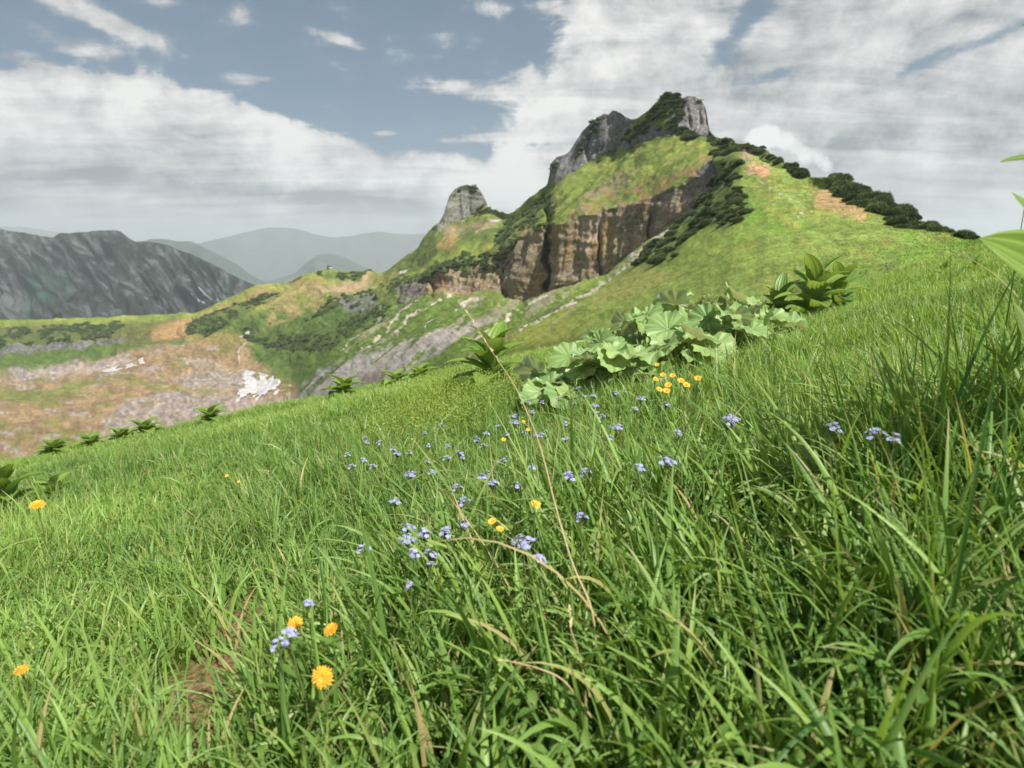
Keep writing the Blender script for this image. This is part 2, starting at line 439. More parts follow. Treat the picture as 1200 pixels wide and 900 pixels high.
alb = put(alb, sl * lerp(.45, .95, ss(-.5, .3, fbm(PX / 14, PY / 3, s=108, o=5))), (.25, .215, .195), n_fin * .2)
# scree, gullies of pale gravel, the path
scr = M([(350,452),(395,432),(430,418),(470,404),(520,388),(565,376),(585,378),(545,398),(500,420),(470,440),(400,470),(350,480)], 5)
alb = put(alb, scr * ss(-.6, .05, streak + n_fin * .15), (.28, .255, .235), n_fin * .1)
alb = put(alb, M([(425,440),(450,432),(458,438),(440,448)], 3) * .5, (.20, .13, .09))
slope = M([(390,440),(420,385),(470,360),(540,345),(590,352),(640,345),(715,322),(760,290),(700,360),(640,395),(560,420)], 5)
alb = put(alb, slope * ss(.42, .6, streak + n_fin * .12) * .6, (.25, .22, .16))
for pts, w in (([(835,218),(800,254),(770,284),(735,315),(690,345),(650,370),(612,392)], 3.6), ([(527,338),(508,358),(485,372),(465,392)], 1.9), ([(560,350),(530,368),(500,384)], 2.2),
               ([(490,352),(470,372),(448,392),(425,415)], 2.2), ([(455,362),(438,380),(420,396),(400,412)], 2.0), ([(620,362),(585,384),(560,400)], 2), ([(290,404),(282,415),(281,425)], 1.8), ([(640,352),(600,372),(575,390)], 1.6)):
    alb = put(alb, line_mask(WX, WY, pts, w) * ss(-.5, .1, n_fin + .1), (.40, .35, .29))
ups = M([(655,262),(648,230),(690,200),(735,168),(790,160),(835,160),(838,180),(800,216),(733,240),(683,252)], 4)
alb = put(alb, ups * ss(.1, .45, fbm((.62 * PX + .78 * PY) / 4.5, (-.78 * PX + .62 * PY) / 26, s=151, o=5)) * .5, (.24, .20, .09))
alb = put(alb, ups * .35, (.15, .21, .045))
alb = put(alb, ups * ss(.2, .5, fbm((.62 * PX + .78 * PY) / 5, (-.78 * PX + .62 * PY) / 20, s=155, o=4)) * .7, (.08, .12, .03))
alb = put(alb, sh * ss(.15, .5, fbm((.5 * PX + .86 * PY) / 5, (-.86 * PX + .5 * PY) / 22, s=158, o=4)) * .7, (.075, .11, .03))
alb = alb * (1 + .22 * n_fin + .12 * n_mid)[..., None]
# brown eroded ground between cliff and upper slope; bare patches on the right hill
er = M([(655,262),(690,240),(720,225),(770,212),(815,195),(838,178),(850,178),(842,210),(800,222),(733,243),(683,254)], 4)
alb = put(alb, er * ss(-.3, .25, n_mid + n_fin * .3) * .9, (.22, .15, .07))
alb = put(alb, M([(668,243),(700,222),(735,208),(755,205),(720,228),(690,243),(675,252)], 3) * ss(-.3, .1, n_fin) * .8, (.24, .18, .12))
alb = put(alb, M([(680,318),(720,296),(765,268),(800,240),(806,248),(770,278),(735,304),(705,326)], 4) * .7 * ss(-.2, .2, n_mid), (.21, .15, .075))
for pl, cc in (([(955,228),(975,222),(1000,234),(1015,245),(1014,254),(975,246),(956,238)], (.50, .26, .17)), ([(876,198),(890,194),(900,200),(893,208),(880,206)], (.42, .23, .14)),
               ([(868,190),(882,176),(886,184),(874,198)], (.30, .22, .15)), ([(940,215),(980,212),(1020,232),(1040,252),(1000,255),(960,240)], (.22, .24, .06)), ([(750,318),(800,330),(760,350),(690,368),(700,345)], (.20, .21, .06))):
    alb = put(alb, M(pl, 4) * ss(-.9, -.1, n_fin + n_mid * .4 + .1), cc, n_fin * .2)
alb = put(alb, M([(952,226),(975,220),(1000,233),(1016,247),(1012,253),(975,246),(958,238)], 4) * ss(-.9, -.1, n_fin + n_mid * .4 + .1) * .8, (.34, .215, .12), n_fin * .2)
trk = line_mask(PX, PY, [(872,200),(905,222),(935,238),(950,248)], 2.2)
alb = put(alb, trk * .7 * ss(-.1, .3, n_fin), (.36, .31, .24))
# bed of the dwarf pine thickets
bush_poly = {
 'crest': [(860,164),(880,166),(900,172),(925,186),(947,200),(962,193),(985,192),(1010,202),(1040,220),(1070,236),(1105,258),(1145,274),(1145,281),(1100,276),(1068,266),(1035,252),(1012,243),(992,232),(975,214),(962,206),(935,208),(918,198),(895,185),(872,178),(832,176),(830,170)],
 'band': [(836,184),(862,174),(872,188),(870,206),(864,222),(874,240),(882,250),(876,262),(858,272),(836,277),(815,290),(795,306),(775,320),(756,326),(750,318),(757,302),(775,284),(790,270),(806,250),(820,238),(834,224),(842,205),(828,204)],
 'peak': [(735,163),(748,146),(765,131),(783,108),(800,108),(830,112),(831,119),(803,121),(800,140),(795,152),(770,156),(752,160),(738,172)],
 'foot': [(788,158),(800,152),(836,160),(846,168),(842,176),(826,166),(800,162)],
 'gully': [(562,305),(585,278),(597,262),(612,250),(630,238),(643,226),(652,236),(650,258),(634,268),(612,276),(601,290),(588,302),(572,316),(560,316),(548,318),(530,315),(512,324),(495,328),(505,312),(540,300)],
 'bandleft': [(352,372),(390,352),(430,340),(462,325),(475,322),(500,318),(500,328),(470,338),(445,350),(430,356),(400,360),(375,372),(356,380)],
 'knoll': [(218,384),(228,374),(262,364),(300,350),(325,340),(332,345),(300,362),(280,372),(262,382),(240,390),(222,390)],
 'lower': [(284,384),(300,388),(330,392),(352,394),(392,392),(400,400),(385,414),(350,412),(310,406),(290,402)],
 'ledge': [(-300,392),(0,388),(60,384),(140,376),(145,388),(130,396),(60,403),(-300,408)],
 'strip': [(662,186),(676,172),(690,148),(704,138),(706,142),(694,158),(682,176),(668,188),(646,200),(646,194)],
 'strip2': [(690,190),(705,182),(725,170),(738,158),(735,166),(712,184),(694,196)],
 'tower': [(552,252),(560,246),(572,243),(590,250),(585,256),(565,252)],
 'cap': [(533,224),(540,218),(552,217),(563,221),(560,225),(545,222)],
 'left2': [(400,372),(440,362),(462,360),(448,376),(425,392),(404,400),(395,385)],
 'hut': [(365,322),(385,318),(436,319),(440,323),(415,325),(385,324)],
}
bushm = {k: M(v, 1.5, .8) for k, v in bush_poly.items()}
allb = np.zeros(G)
for k, v in bushm.items(): allb = np.maximum(allb, v)
allb *= (SEG <= 6)[:, None]
alb = put(alb, allb * .6, (.07, .10, .03))
alb = put(alb, allb * 0, (0, 0, 0))
# rock colour last
warm = ss(450, 540, PX) * ss(200, 250, PY - np.where(PX < 602, 62, 0))
rcol = lerp(np.array([.185, .182, .177]), np.array([.27, .205, .155]), warm[..., None])
rcol = rcol * (1 + .35 * vn(x / 9, y / 9, z / 22, s=120) + .25 * n_fin + .15 * strata)[..., None]
rcol = rcol + (np.array([.30, .17, .08]) - rcol) * (ss(.15, .55, fbm(x / 20, y / 20, z / 30, s=123, o=4)) * warm * .75)[..., None]
rcol = rcol * (1 - .2 * ss(560, 500, PX) * ss(290, 310, PY))[..., None]
rcol = np.clip(rcol, .05, .5)
rmask = rock * lerp(1, brk, .3 * ss(190, 260, PY))
ledg = rock * ss(.25, .5, fbm(x / 26, y / 26, z / 5, s=130, o=4)) * .4 * ss(170, 240, PY)
alb = put(alb, rmask, (0, 0, 0)) + rcol * rmask[..., None]
alb = put(alb, ledg, (.075, .10, .03))
capm = M([(530,230),(538,218),(548,214),(558,219),(563,228),(555,226),(546,223),(538,228)], 1.5, .8)
alb = put(alb, capm * .9, (.045, .06, .025))
alb = np.clip(alb, .02, .6)
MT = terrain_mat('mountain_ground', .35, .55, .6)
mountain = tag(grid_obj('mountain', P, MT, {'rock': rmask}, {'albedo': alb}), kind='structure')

def snap(px, py):
    """nearest point of the mountain surface to a place in the view"""
    d = (PX[:int(np.sum(SEG <= 6))] - px) ** 2 + ((PY[:int(np.sum(SEG <= 6))] - py)) ** 2
    i = np.unravel_index(np.argmin(d), d.shape)
    return P[i], YY[i], i

# ---- snow fields lying on the ground
snow_m = plain('snow_surface', (.28, .265, .25), (.52, .52, .53), .6, .22, 6, .2)
def snow(poly, label, thick=.5, holes=.05, warp=.8):
    m_ = polydist(lerp(PX, WX, warp), lerp(PY, WY, warp), poly) - 2.2 * ss(holes, holes + .25, fbm(S / 4, L_ / 16, s=140, o=3)) * 3.4
    ins = m_ > 0
    r0, r1 = np.where(ins.any(1))[0][[0, -1]]; c0, c1 = np.where(ins.any(0))[0][[0, -1]]
    r0 -= 2; c0 -= 2; r1 += 3; c1 += 3
    sub = P[r0:r1, c0:c1].copy(); mm = m_[r0:r1, c0:c1]
    sub[..., 2] += np.where(mm > 0, thick * ss(0, 2.0, mm) + .25, -.6)
    i = np.arange(mm.size).reshape(mm.shape); ok = mm > -1.2
    keep = (ok[:-1, :-1] & ok[:-1, 1:] & ok[1:, 1:] & ok[1:, :-1])
    q = np.stack([i[:-1, :-1], i[:-1, 1:], i[1:, 1:], i[1:, :-1]], -1)[keep]
    used, inv = np.unique(q, return_inverse=True)
    o = mesh_np('snow_patch', sub.reshape(-1, 3)[used], inv.reshape(-1, 4), None, snow_m)
    return tag(o, label, 'snow patch', 'old snow patches in the basin')
snow([(258,466),(272,458),(284,448),(286,436),(292,433),(300,438),(312,440),(322,441),(328,446),(326,458),(316,464),(300,468),(284,472),(270,470)], 'large ragged white snow field in the hollow at the foot of the green meadow', .8)
snow([(116,436),(130,431),(155,427),(162,430),(140,434),(124,438)], 'long thin white snow strip on pale rock in the middle of the basin', .5, .6, .3)
snow([(162,424),(168,421),(169,427),(164,428)], 'tiny snow dot at the upper end of the thin snow strip', .5, .9, .2)
snow([(280,396),(286,391),(293,386),(292,391),(284,397)], 'small snow patch in the brown gully below the dark pines', .5, .9, .2)
snow([(465,318),(472,315),(479,314),(476,318),(468,321)], 'small snow patch on the green shoulder above the low cliff band', .5, .9, .2)
snow([(573,263),(581,260),(587,259),(585,262),(577,265)], 'narrow snow patch beside the foot of the rock tower', .5, .9, .2)

# ================================================================== DWARF PINES
pine_m = leafy('pine_needles', (.030, .055, .022), (.15, .19, .07), .15, .6, .2, nscale=2.5, per_obj=.6)
def bush_mesh(seed, n, tuft=6, core=True, name='dwarf_pine', flat=.95):
    r = np.random.RandomState(seed); mb = MB()
    lob = [(r.uniform(-.5, .5), r.uniform(-.4, .4), r.uniform(.45, .7)) for _ in range(6)]
    def hgt(X, Y):
        h = np.zeros_like(X) - .3
        for a, b, c in lob: h = np.maximum(h, c * np.sqrt(np.clip(1 - ((X - a) ** 2 + (Y - b) ** 2) / c ** 2, 0, 1)))
        return h
    if core:
        k = np.linspace(0, 2 * np.pi, 15)[:-1]; rr = np.linspace(0.02, .92, 6)
        X = rr[:, None] * np.cos(k); Yc = rr[:, None] * np.sin(k)
        Z = hgt(X, Yc) * flat * .72 - .06
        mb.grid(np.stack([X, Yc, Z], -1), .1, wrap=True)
    a = r.uniform(0, 2 * np.pi, n); q = np.sqrt(r.uniform(0, 1, n)) * 1.0
    X = q * np.cos(a); Yc = q * np.sin(a); H = np.maximum(hgt(X, Yc), 0.0) * flat
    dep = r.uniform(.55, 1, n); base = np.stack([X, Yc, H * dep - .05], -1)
    out = np.stack([X * .8, Yc * .8, .55 + 0 * X], -1) + r.normal(0, .28, (n, 3)); out /= np.linalg.norm(out, axis=1)[:, None]
    L = r.uniform(.16, .42, n)
    V = []; T = []; A = []
    for j in range(tuft):
        d = out + r.normal(0, .42, (n, 3)); d /= np.linalg.norm(d, axis=1)[:, None]
        s_ = np.cross(d, r.normal(0, 1, (n, 3))); s_ /= np.linalg.norm(s_, axis=1)[:, None]
        wv = (L * .13)[:, None] * s_
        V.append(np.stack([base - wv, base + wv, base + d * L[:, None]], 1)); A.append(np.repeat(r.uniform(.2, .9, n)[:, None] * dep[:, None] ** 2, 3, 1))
    V = np.concatenate(V).reshape(-1, 3); T = np.arange(len(V)).reshape(-1, 3)
    mb.add(V, None, T, a=np.concatenate(A).ravel())
    return mb
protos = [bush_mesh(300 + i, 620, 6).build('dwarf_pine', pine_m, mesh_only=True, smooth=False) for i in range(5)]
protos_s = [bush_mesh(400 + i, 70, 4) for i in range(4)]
reg_label = {
 'crest': ('dark dwarf mountain pine in the long band along the right crest', 'dwarf pines along the right crest'),
 'band': ('dark dwarf mountain pine in the diagonal band down the green hillside', 'dwarf pines in the diagonal band on the hillside'),
 'peak': ('dark dwarf pine on the left flank of the right rock peak', 'dwarf pines on the rock peak'),
 'foot': ('dark dwarf pine at the foot of the right rock peak', 'dwarf pines at the foot of the rock peak')}
cand = []
nr = int(np.sum(SEG <= 6))
for k, mk in bushm.items():
    mk2 = mk[:nr]
    rr, cc = np.where(mk2 > .5)
    if not len(rr): continue
    gap = fbm(PX[:nr][rr, cc] / 13, PY[:nr][rr, cc] / 7, s=170, o=3) > (-.6 if k == 'crest' else -.05 if k == 'band' else -.3)
    rr, cc = rr[gap], cc[gap]
    # weight by on-view cell area so the cover is even
    cell = np.abs(np.gradient(PY[:nr], axis=0))[rr, cc] * 1.25
    area = cell.sum()
    px_w = {'crest': 8.5, 'band': 9, 'peak': 5.2, 'foot': 5}.get(k, 4.2)
    n = int(area / (px_w * px_w * .26))
    pick = RS.choice(len(rr), n, p=cell / area)
    for i in pick:
        r_, c_ = rr[i], cc[i]
        Yd = YY[r_, c_]
        wpx = {'crest': RS.uniform(8, 22) * np.clip(230 / Yd, .6, 1.15), 'band': RS.uniform(6, 17), 'peak': RS.uniform(5, 9), 'foot': RS.uniform(6, 10), 'strip': RS.uniform(5, 9), 'strip2': RS.uniform(4, 8), 'cap': RS.uniform(5, 8), 'gully': RS.uniform(4, 9)}.get(k, RS.uniform(3.5, 7.5))
        cand.append((wpx, k, P[r_, c_].copy(), wpx * Yd / F / 2, Yd))
# neighbours give room to one another
cand.sort(key=lambda t: -t[0])
keep = []; grid_ = {}
for w_, k, p_, rad, Yd in cand:
    cs = 6.0; key = (int(p_[0] // cs), int(p_[1] // cs)); ok = True
    for dx in (-1, 0, 1):
        for dy in (-1, 0, 1):
            for (q_, rq) in grid_.get((key[0] + dx, key[1] + dy), ()):
                if np.linalg.norm(q_ - p_) < (rad + rq) * (.30 if k == 'crest' else .42): ok = False; break
            if not ok: break
        if not ok: break
    if ok: grid_.setdefault(key, []).append((p_, rad)); keep.append((w_, k, p_, rad, Yd))
print('bushes', len(cand), len(keep))
ind = [t for t in keep if t[1] in reg_label][:298]
idset = set(id(t) for t in ind); rest = [t for t in keep if id(t) not in idset]
for i, (w_, k, p_, rad, Yd) in enumerate(ind):
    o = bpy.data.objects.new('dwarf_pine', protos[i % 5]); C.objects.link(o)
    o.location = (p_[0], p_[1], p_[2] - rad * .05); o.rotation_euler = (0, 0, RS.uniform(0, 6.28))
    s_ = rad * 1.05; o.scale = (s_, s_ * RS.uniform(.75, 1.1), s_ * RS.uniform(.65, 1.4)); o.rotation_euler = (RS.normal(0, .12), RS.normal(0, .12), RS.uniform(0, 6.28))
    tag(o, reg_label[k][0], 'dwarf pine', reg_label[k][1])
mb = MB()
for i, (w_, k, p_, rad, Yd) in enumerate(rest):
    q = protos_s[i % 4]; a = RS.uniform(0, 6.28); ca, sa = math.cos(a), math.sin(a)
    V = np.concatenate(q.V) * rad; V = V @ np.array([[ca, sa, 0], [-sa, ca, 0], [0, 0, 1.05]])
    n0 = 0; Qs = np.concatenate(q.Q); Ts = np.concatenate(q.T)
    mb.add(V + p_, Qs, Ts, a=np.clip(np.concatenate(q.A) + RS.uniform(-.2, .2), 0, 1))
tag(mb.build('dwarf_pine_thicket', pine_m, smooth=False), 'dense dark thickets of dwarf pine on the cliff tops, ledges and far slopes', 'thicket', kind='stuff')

# ---- a few spruces on the far knoll and ledge
bark_m = plain('bark', (.07, .05, .035), (.12, .09, .065), .9, 4)
def spruce_proto():
    root = empty('spruce_tree', (0, 0, 0))
    MB().tube([[0, 0, 0], [0, 0, .5], [0, 0, .97]], [.028, .018, .004], 6).build('trunk', bark_m, root)
    r = np.random.RandomState(5); n = 900
    t = r.uniform(.08, 1, n) ** .8; rad = (1 - t) * .24 + .012; a = r.uniform(0, 6.28, n)
    q = np.sqrt(r.uniform(.1, 1, n)) * rad
    b_ = np.stack([q * np.cos(a), q * np.sin(a), t - q * .25], -1)
    d = np.stack([np.cos(a), np.sin(a), r.uniform(-.5, .3, n)], -1); s_ = np.stack([-np.sin(a), np.cos(a), 0 * a], -1)
    V = np.stack([b_ - s_ * .012, b_ + s_ * .012, b_ + d * .05], 1).reshape(-1, 3)
    m_ = MB(); m_.add(V, None, np.arange(len(V)).reshape(-1, 3), a=np.repeat(r.uniform(0, .7, n), 3)); m_.build('crown', pine_m, root, smooth=False)
    return root
sp = spruce_proto()
spots = [(222,384,9,'knoll'),(226,380,11,'knoll'),(231,379,9,'knoll'),(237,378,7,'knoll'),(100,390,9,'ledge'),(118,388,8,'ledge'),(44,396,8,'ledge'),(14,398,7,'ledge'),(70,392,8,'ledge'),(137,386,7,'ledge')]
for i, (a, b, h, w) in enumerate(spots):
    p_, Yd, _ = snap(a, b)
    o = sp if i == 0 else copy_tree(sp)
    o.location = tuple(p_ - np.array([0, 0, .5])); o.scale = (h,) * 3; o.rotation_euler = (0, 0, i)
    if w == 'knoll': tag(o, 'small dark spruce in the clump at the left end of the knoll thicket', 'spruce', 'spruces at the end of the knoll thicket')
    else: tag(o, 'small dark spruce standing among the pines on the long dark ledge', 'spruce', 'spruces on the dark ledge')

# ---- hut, mast and poles on the brown ridge
wht = plain('hut_plaster', (.7, .7, .68), (.8, .8, .78), .7); drk = plain('dark_timber', (.03, .028, .026), (.06, .05, .045), .8); met = plain('grey_steel', (.2, .21, .22), (.3, .3, .31), .5)
p_, Yd, _ = snap(386, 316.5)
hut = empty('ridge_hut', p_ + np.array([0, 0, 0.2]), 'tiny hut with white wall and dark gable end on top of the brown ridge', 'hut')
MB().box((1.2, 0, 1.4), (3.6, 3.4, 3.2)).build('wall', wht, hut, False)
MB().box((-1.7, 0, 2.2), (2.2, 3.2, 5)).build('annex', drk, hut, False)
r_ = MB(); r_.add([[-.8, -2.1, 3.0], [3.2, -2.1, 3.0], [3.2, 0, 4.2], [-.8, 0, 4.2], [-.8, 2.1, 3.0], [3.2, 2.1, 3.0]], [[0, 1, 2, 3], [3, 2, 5, 4]], [[0, 3, 4], [1, 5, 2]]); r_.build('roof', drk, hut, False)
MB().box((1.0, -1.75, .9), (1, .12, 2)).build('door', drk, hut, False)
MB().box((2.3, -1.75, 1.8), (.8, .12, .8)).build('window', drk, hut, False)
for a, b, h, lab in ((380, 316.5, 7, 'thin steel mast just left of the ridge hut'), (350.5, 322.5, 7.5, 'thin lone pole on the ridge, well left of the hut')):
    p_, Yd, _ = snap(a, b)
    e = empty('mast', p_, lab, 'mast')
    MB().tube([[0, 0, -.5], [0, 0, h * .5], [0, 0, h]], [.22, .18, .12], 6).build('pole', met, e)
    m_ = MB(); m_.box((0, 0, h * .86), (2.2, .18, .18)); m_.box((0, 0, h * .7), (1.4, .16, .16)); m_.build('crossarm', met, e, False)
# a summit cross on the right peak
p_, Yd, _ = snap(774, 118.5)
e = empty('summit_marker', p_, 'tiny dark cross-shaped marker on the shoulder of the right rock peak', 'marker')
m_ = MB(); m_.tube([[0, 0, -.3], [0, 0, 2.4]], .12, 6); m_.build('post', drk, e); MB().box((0, 0, 1.7), (1.3, .14, .16)).build('crossarm', drk, e, False)

# ---- loose rocks on the hillside
rock_m = plain('limestone', (.34, .31, .28), (.5, .46, .42), .9, 2.5, 8, .05)
def rock_mesh(seed):
    r = np.random.RandomState(seed); th = np.linspace(0, np.pi, 9); ph = np.linspace(0, 2 * np.pi, 13)[:-1]
    X = np.sin(th)[:, None] * np.cos(ph); Y_ = np.sin(th)[:, None] * np.sin(ph); Z = np.cos(th)[:, None] + 0 * ph
    k = 1 + .35 * fbm(X * 1.3, Y_ * 1.3, Z * 1.3, s=seed, o=3)
    return MB().grid(np.stack([X * k, Y_ * k * .8, Z * k * .6], -1)[::-1], .5, wrap=True).build('limestone_rock', rock_m, mesh_only=True, smooth=False)
rms = [rock_mesh(i) for i in range(3)]
for i, (a, b, w, lab) in enumerate([(938,253,5.5,'pale'),(941,256,3.5,'pale'),(935,257,3,'pale'),(914,240,2.5,'c'),(925,227,2.5,'c'),(930,231,3,'c'),(934,224,2.2,'c'),(942,235,2.8,'c'),(946,237,2.2,'c'),(937,230,2,'c'),(860,262,2.2,'s'),(905,262,2,'s'),(896,283,2.2,'s')]):
    p_, Yd, _ = snap(a, b); o = bpy.data.objects.new('limestone_rock', rms[i % 3]); C.objects.link(o)
    o.location = tuple(p_ + np.array([0, 0, .1])); o.scale = (w * Yd / F / 2,) * 3; o.rotation_euler = (0, 0, i * 1.7)
    if i == 0: tag(o, 'largest pale rock lying alone in the middle of the green hillside', 'rock')
    elif lab == 'pale': tag(o, 'small pale rock lying against the largest rock on the hillside', 'rock', 'rocks beside the largest one')
    elif lab == 'c': tag(o, 'small pale rock in the scatter along the faint track below the bare patch', 'rock', 'rocks along the faint track')
    else: tag(o, 'small lone pale rock on the lower left part of the green hill', 'rock', 'lone rocks low on the hill')

# ================================================================== FAR MOUNTAINS
def far(name, skyp, foot, Yf, xsr, rows, amp, wl, colf, seed, mat, kind='structure'):
    X_ = np.arange(*xsr)
    r1 = skyp; r0 = [(a, foot(a), c * Yf) for a, b, c in skyp]
    rm = [(a, lerp(foot(a), b, .55), c * lerp(Yf, 1, .62)) for a, b, c in skyp]
    Q, qx, qy, qY, sg = loft([r0, rm, r1], X_, rows, (8, .25, .2))
    n = normals(Q)
    for it in range(5): n[1:-1] = (n[:-2] + n[1:-1] + n[2:]) / 3
    xx, yy, zz = Q[..., 0], Q[..., 1], Q[..., 2]
    rg = ridged((xx + .55 * zz) / wl, yy / wl * .7, zz / wl * .55, s=seed, o=6, g=.55) - .5
    d = rg * amp * lerp(.16, 1, ss(0, .25, np.abs(sg - 2)))[:, None]
    if name == 'dark_mountain':
        sp1 = ridged((qx - .75 * (qy - 270) + 6 * vn(qy / 14, qx / 30, s=3)) / 30, qy / 120, s=seed + 5, o=4, g=.5) - .5
        sp1 = np.where(qx < 120, ridged((qx + .5 * (qy - 270)) / 26, qy / 100, s=seed + 8, o=4) - .5, sp1) if False else sp1
        rg = rg * .45 + sp1 * .8; d = rg * amp * lerp(.12, 1, ss(0, .3, np.abs(sg - 2)))[:, None]
    Q = Q + n * d[..., None]
    A = colf(qx, qy, xx, yy, zz, rg)
    return tag(grid_obj(name, Q, mat, {'rock': np.zeros(Q.shape[:2])}, {'albedo': A}), kind=kind)

def col1(px, py, x, y, z, rg):
    a = np.zeros(px.shape + (3,)) + np.array([.060, .066, .062])
    n = fbm(px / 22, py / 16, s=201, o=5); n2 = fbm(px / 5, py / 6, s=204, o=4)
    a = put(a, ss(-.1, .4, n) * .8, (.030, .048, .032))
    up = ss(330, 285, py + n * 20)
    a = put(a, up * .65, (.030, .042, .028))
    a = put(a, ss(.15, .6, n2 * .6 - rg * .9 + n * .4) * .7, (.17, .165, .155))
    a = put(a, ss(.05, .35, fbm(px / 9, py / 7, s=211, o=5)) * .7, (.022, .036, .022))
    a = put(a, ss(.35, .6, fbm((px * .75 - py * .65) / 5, (px * .65 + py * .75) / 40, s=207, o=3)) * .5, (.17, .16, .155))
    for cx, cy, sx, sy in ((50, 340, 22, 14), (60, 315, 16, 10), (30, 330, 14, 12)):
        a = put(a, np.exp(-((px - cx) / sx) ** 2 - ((py - cy) / sy) ** 2) * ss(-.2, .3, n2) * .9, (.02, .10, .055))
    a = put(a, line_mask(px + n2 * 2, py + n2 * 2, [(108, 316), (116, 326), (122, 334)], 2) * .7, (.4, .39, .37))
    a = put(a, line_mask(px, py, [(229, 352), (234, 356), (240, 359)], 1.6) + line_mask(px, py, [(241, 348), (249, 354), (254, 350)], 1.6) * .8, (.6, .6, .6))
    return np.clip(a * .5 * (1 + .35 * n2 + .35 * n)[..., None] * np.array([.9, 1.0, 1.08]), .008, .7)  # overall darkening and bluish tint put the cloud shadow into the albedo
FM = terrain_mat('far_mountain_ground', .035, 6, .4)
far('dark_mountain', [(-400,262,3600),(-150,258,3500),(-40,262,3400),(0,268,3300),(33,273,3250),(60,278,3200),(70,274,3150),(85,271,3150),(100,271,3100),(113,270,3100),(133,270,3050),(141,272,3050),(150,279,3000),(160,284,3000),(175,283,2950),(187,283,2900),(197,285,2880),(207,290,2850),(220,296,2800),(233,301,2760),(247,307,2700),(262,314,2650),(283,325,2600),(303,333,2550),(330,348,2500),(380,372,2450),(450,395,2400)],
    lambda a: 418, .66, (-400, 450, 1.6), [80, 110], 110, 330, col1, 210, FM)
def colf(c):
    def f(px, py, x, y, z, rg):
        a = np.zeros(px.shape + (3,)) + np.array(c); return np.clip(a * (1 + .3 * rg[..., None]), .01, .5)
    return f
FM2 = terrain_mat('hazy_mountain_ground', .004, 20, .3)
far('hazy_ridge', [(-400,300,7600),(100,292,7400),(150,283,7200),(173,281,7100),(190,279,7000),(205,281,7000),(222,283,6900),(236,287,6800),(252,296,6700),(277,310,6500),(290,320,6400),(320,336,6300),(380,350,6200),(450,365,6100)], lambda a: 380, .7, (-400, 450, 4), [20, 40], 130, 500, colf((.05, .07, .055)), 220, FM2)
far('hazy_hill', [(250,340,9500),(320,328,9300),(345,320,9200),(358,308,9100),(370,300,9000),(380,297,9000),(392,297,9000),(402,300,9000),(420,309,9000),(440,318,9000),(480,330,9000),(560,345,9000)], lambda a: 366, .75, (250, 560, 4), [20, 30], 130, 600, colf((.05, .07, .05)), 224, FM2)
far('distant_range', [(-500,262,16500),(0,265,16000),(25,266,16000),(50,269,16000),(75,273,16000),(110,282,16000),(160,292,15500),(200,290,15000),(232,284,14500),(255,279,14200),(272,276,14000),(290,272,14000),(305,268,14000),(315,266,14000),(330,266,14000),(345,267,14000),(358,270,14000),(372,274,14000),(390,277,14000),(410,276,14000),(430,272,14000),(445,270,14000),(460,273,14200),(480,274,14400),(520,271,14500),(600,275,14500),(900,285,15000),(1300,288,15000),(1700,288,15000)], lambda a: 345, .78, (-500, 1700, 6), [20, 40], 260, 1300, colf((.06, .08, .07)), 230, FM2)
# valley floor far below, out to the horizon
vg = np.linspace(-1, 1, 80); vg = np.sign(vg) * np.abs(vg) ** 1.6 * 22000
GX, GY = np.meshgrid(vg, vg + 0); GZ = -920 + 25 * fbm(GX / 1500, GY / 1500, s=240, o=4)
va = np.zeros(GX.shape + (3,)) + np.array([.05, .085, .04]); va = put(va, ss(0, .4, fbm(GX / 700, GY / 700, s=242, o=4)), (.10, .13, .06))
tag(grid_obj('valley_ground', np.stack([GX, GY, GZ], -1), FM2, {'rock': np.zeros(GX.shape)}, {'albedo': va}), kind='structure')

# ================================================================== MEADOW
def gz(x, y):
    x = np.asarray(x, float); y = np.asarray(y, float)
    u = x / np.maximum(y, .5)
    y0 = 15 + 34 * ss(.5, .78, u)
    r = -.70 + .21 * x - .132 * y - .011 * np.maximum(0, y - y0) ** 2
    r = r + .05 * fbm(x / 1.3, y / 1.3, s=300, o=3) * ss(.3, 2, np.hypot(x, y)) + .10 * vn(x / 4.5, y / 4.5, s=305) * ss(2, 6, y)
    r = r + .10 * np.exp(-((x - 1.1) ** 2 + (y - 1.3) ** 2) / .5)
    return r
def hit(px, py, h=0.0, tmax=60):
    d = ray(px, py); t = np.concatenate([np.arange(.3, 8, .01), np.arange(8, tmax, .05)])
    p = d[None] * t[:, None]; g = gz(p[:, 0], p[:, 1]) + h
    k = np.where(p[:, 2] <= g)[0]
    return p[k[0]] if len(k) else None
gt = np.linspace(0, 1, 260); gy = -3 + 66 * gt ** 2.2
gs = np.linspace(-1, 1, 260)
GYm = np.repeat(gy[:, None], 260, 1); GXm = gs[None] * (np.abs(GYm) + 3.5) * 1.15
GZm = gz(GXm, GYm) + .012 * fbm(GXm / .09, GYm / .09, s=310, o=3)
m, nt = newmat('meadow_soil'); b = NB(nt)
tc = b.n('ShaderNodeTexCoord').outputs['Object']
n1 = b.noise(tc, 9, 8, .65); n2 = b.noise(tc, 60, 5, .7); n3 = b.noise(tc, 1.3, 4, .5)
soil = b.mix(b.ss(.35, .65, n2), (.12, .075, .04), (.38, .24, .13))
moss = b.mix(b.ss(.35, .65, n2), (.05, .09, .02), (.12, .19, .04))
bare = b.attr('bare')
c_ = b.mix(b.m('MAXIMUM', b.m('MULTIPLY', b.ss(.5, .62, n1), .35), bare), moss, soil)
pr = b.n('ShaderNodeBsdfPrincipled'); nt.links.new(c_, pr.inputs['Base Color']); pr.inputs['Roughness'].default_value = .95; pr.inputs['Specular IOR Level'].default_value = .1
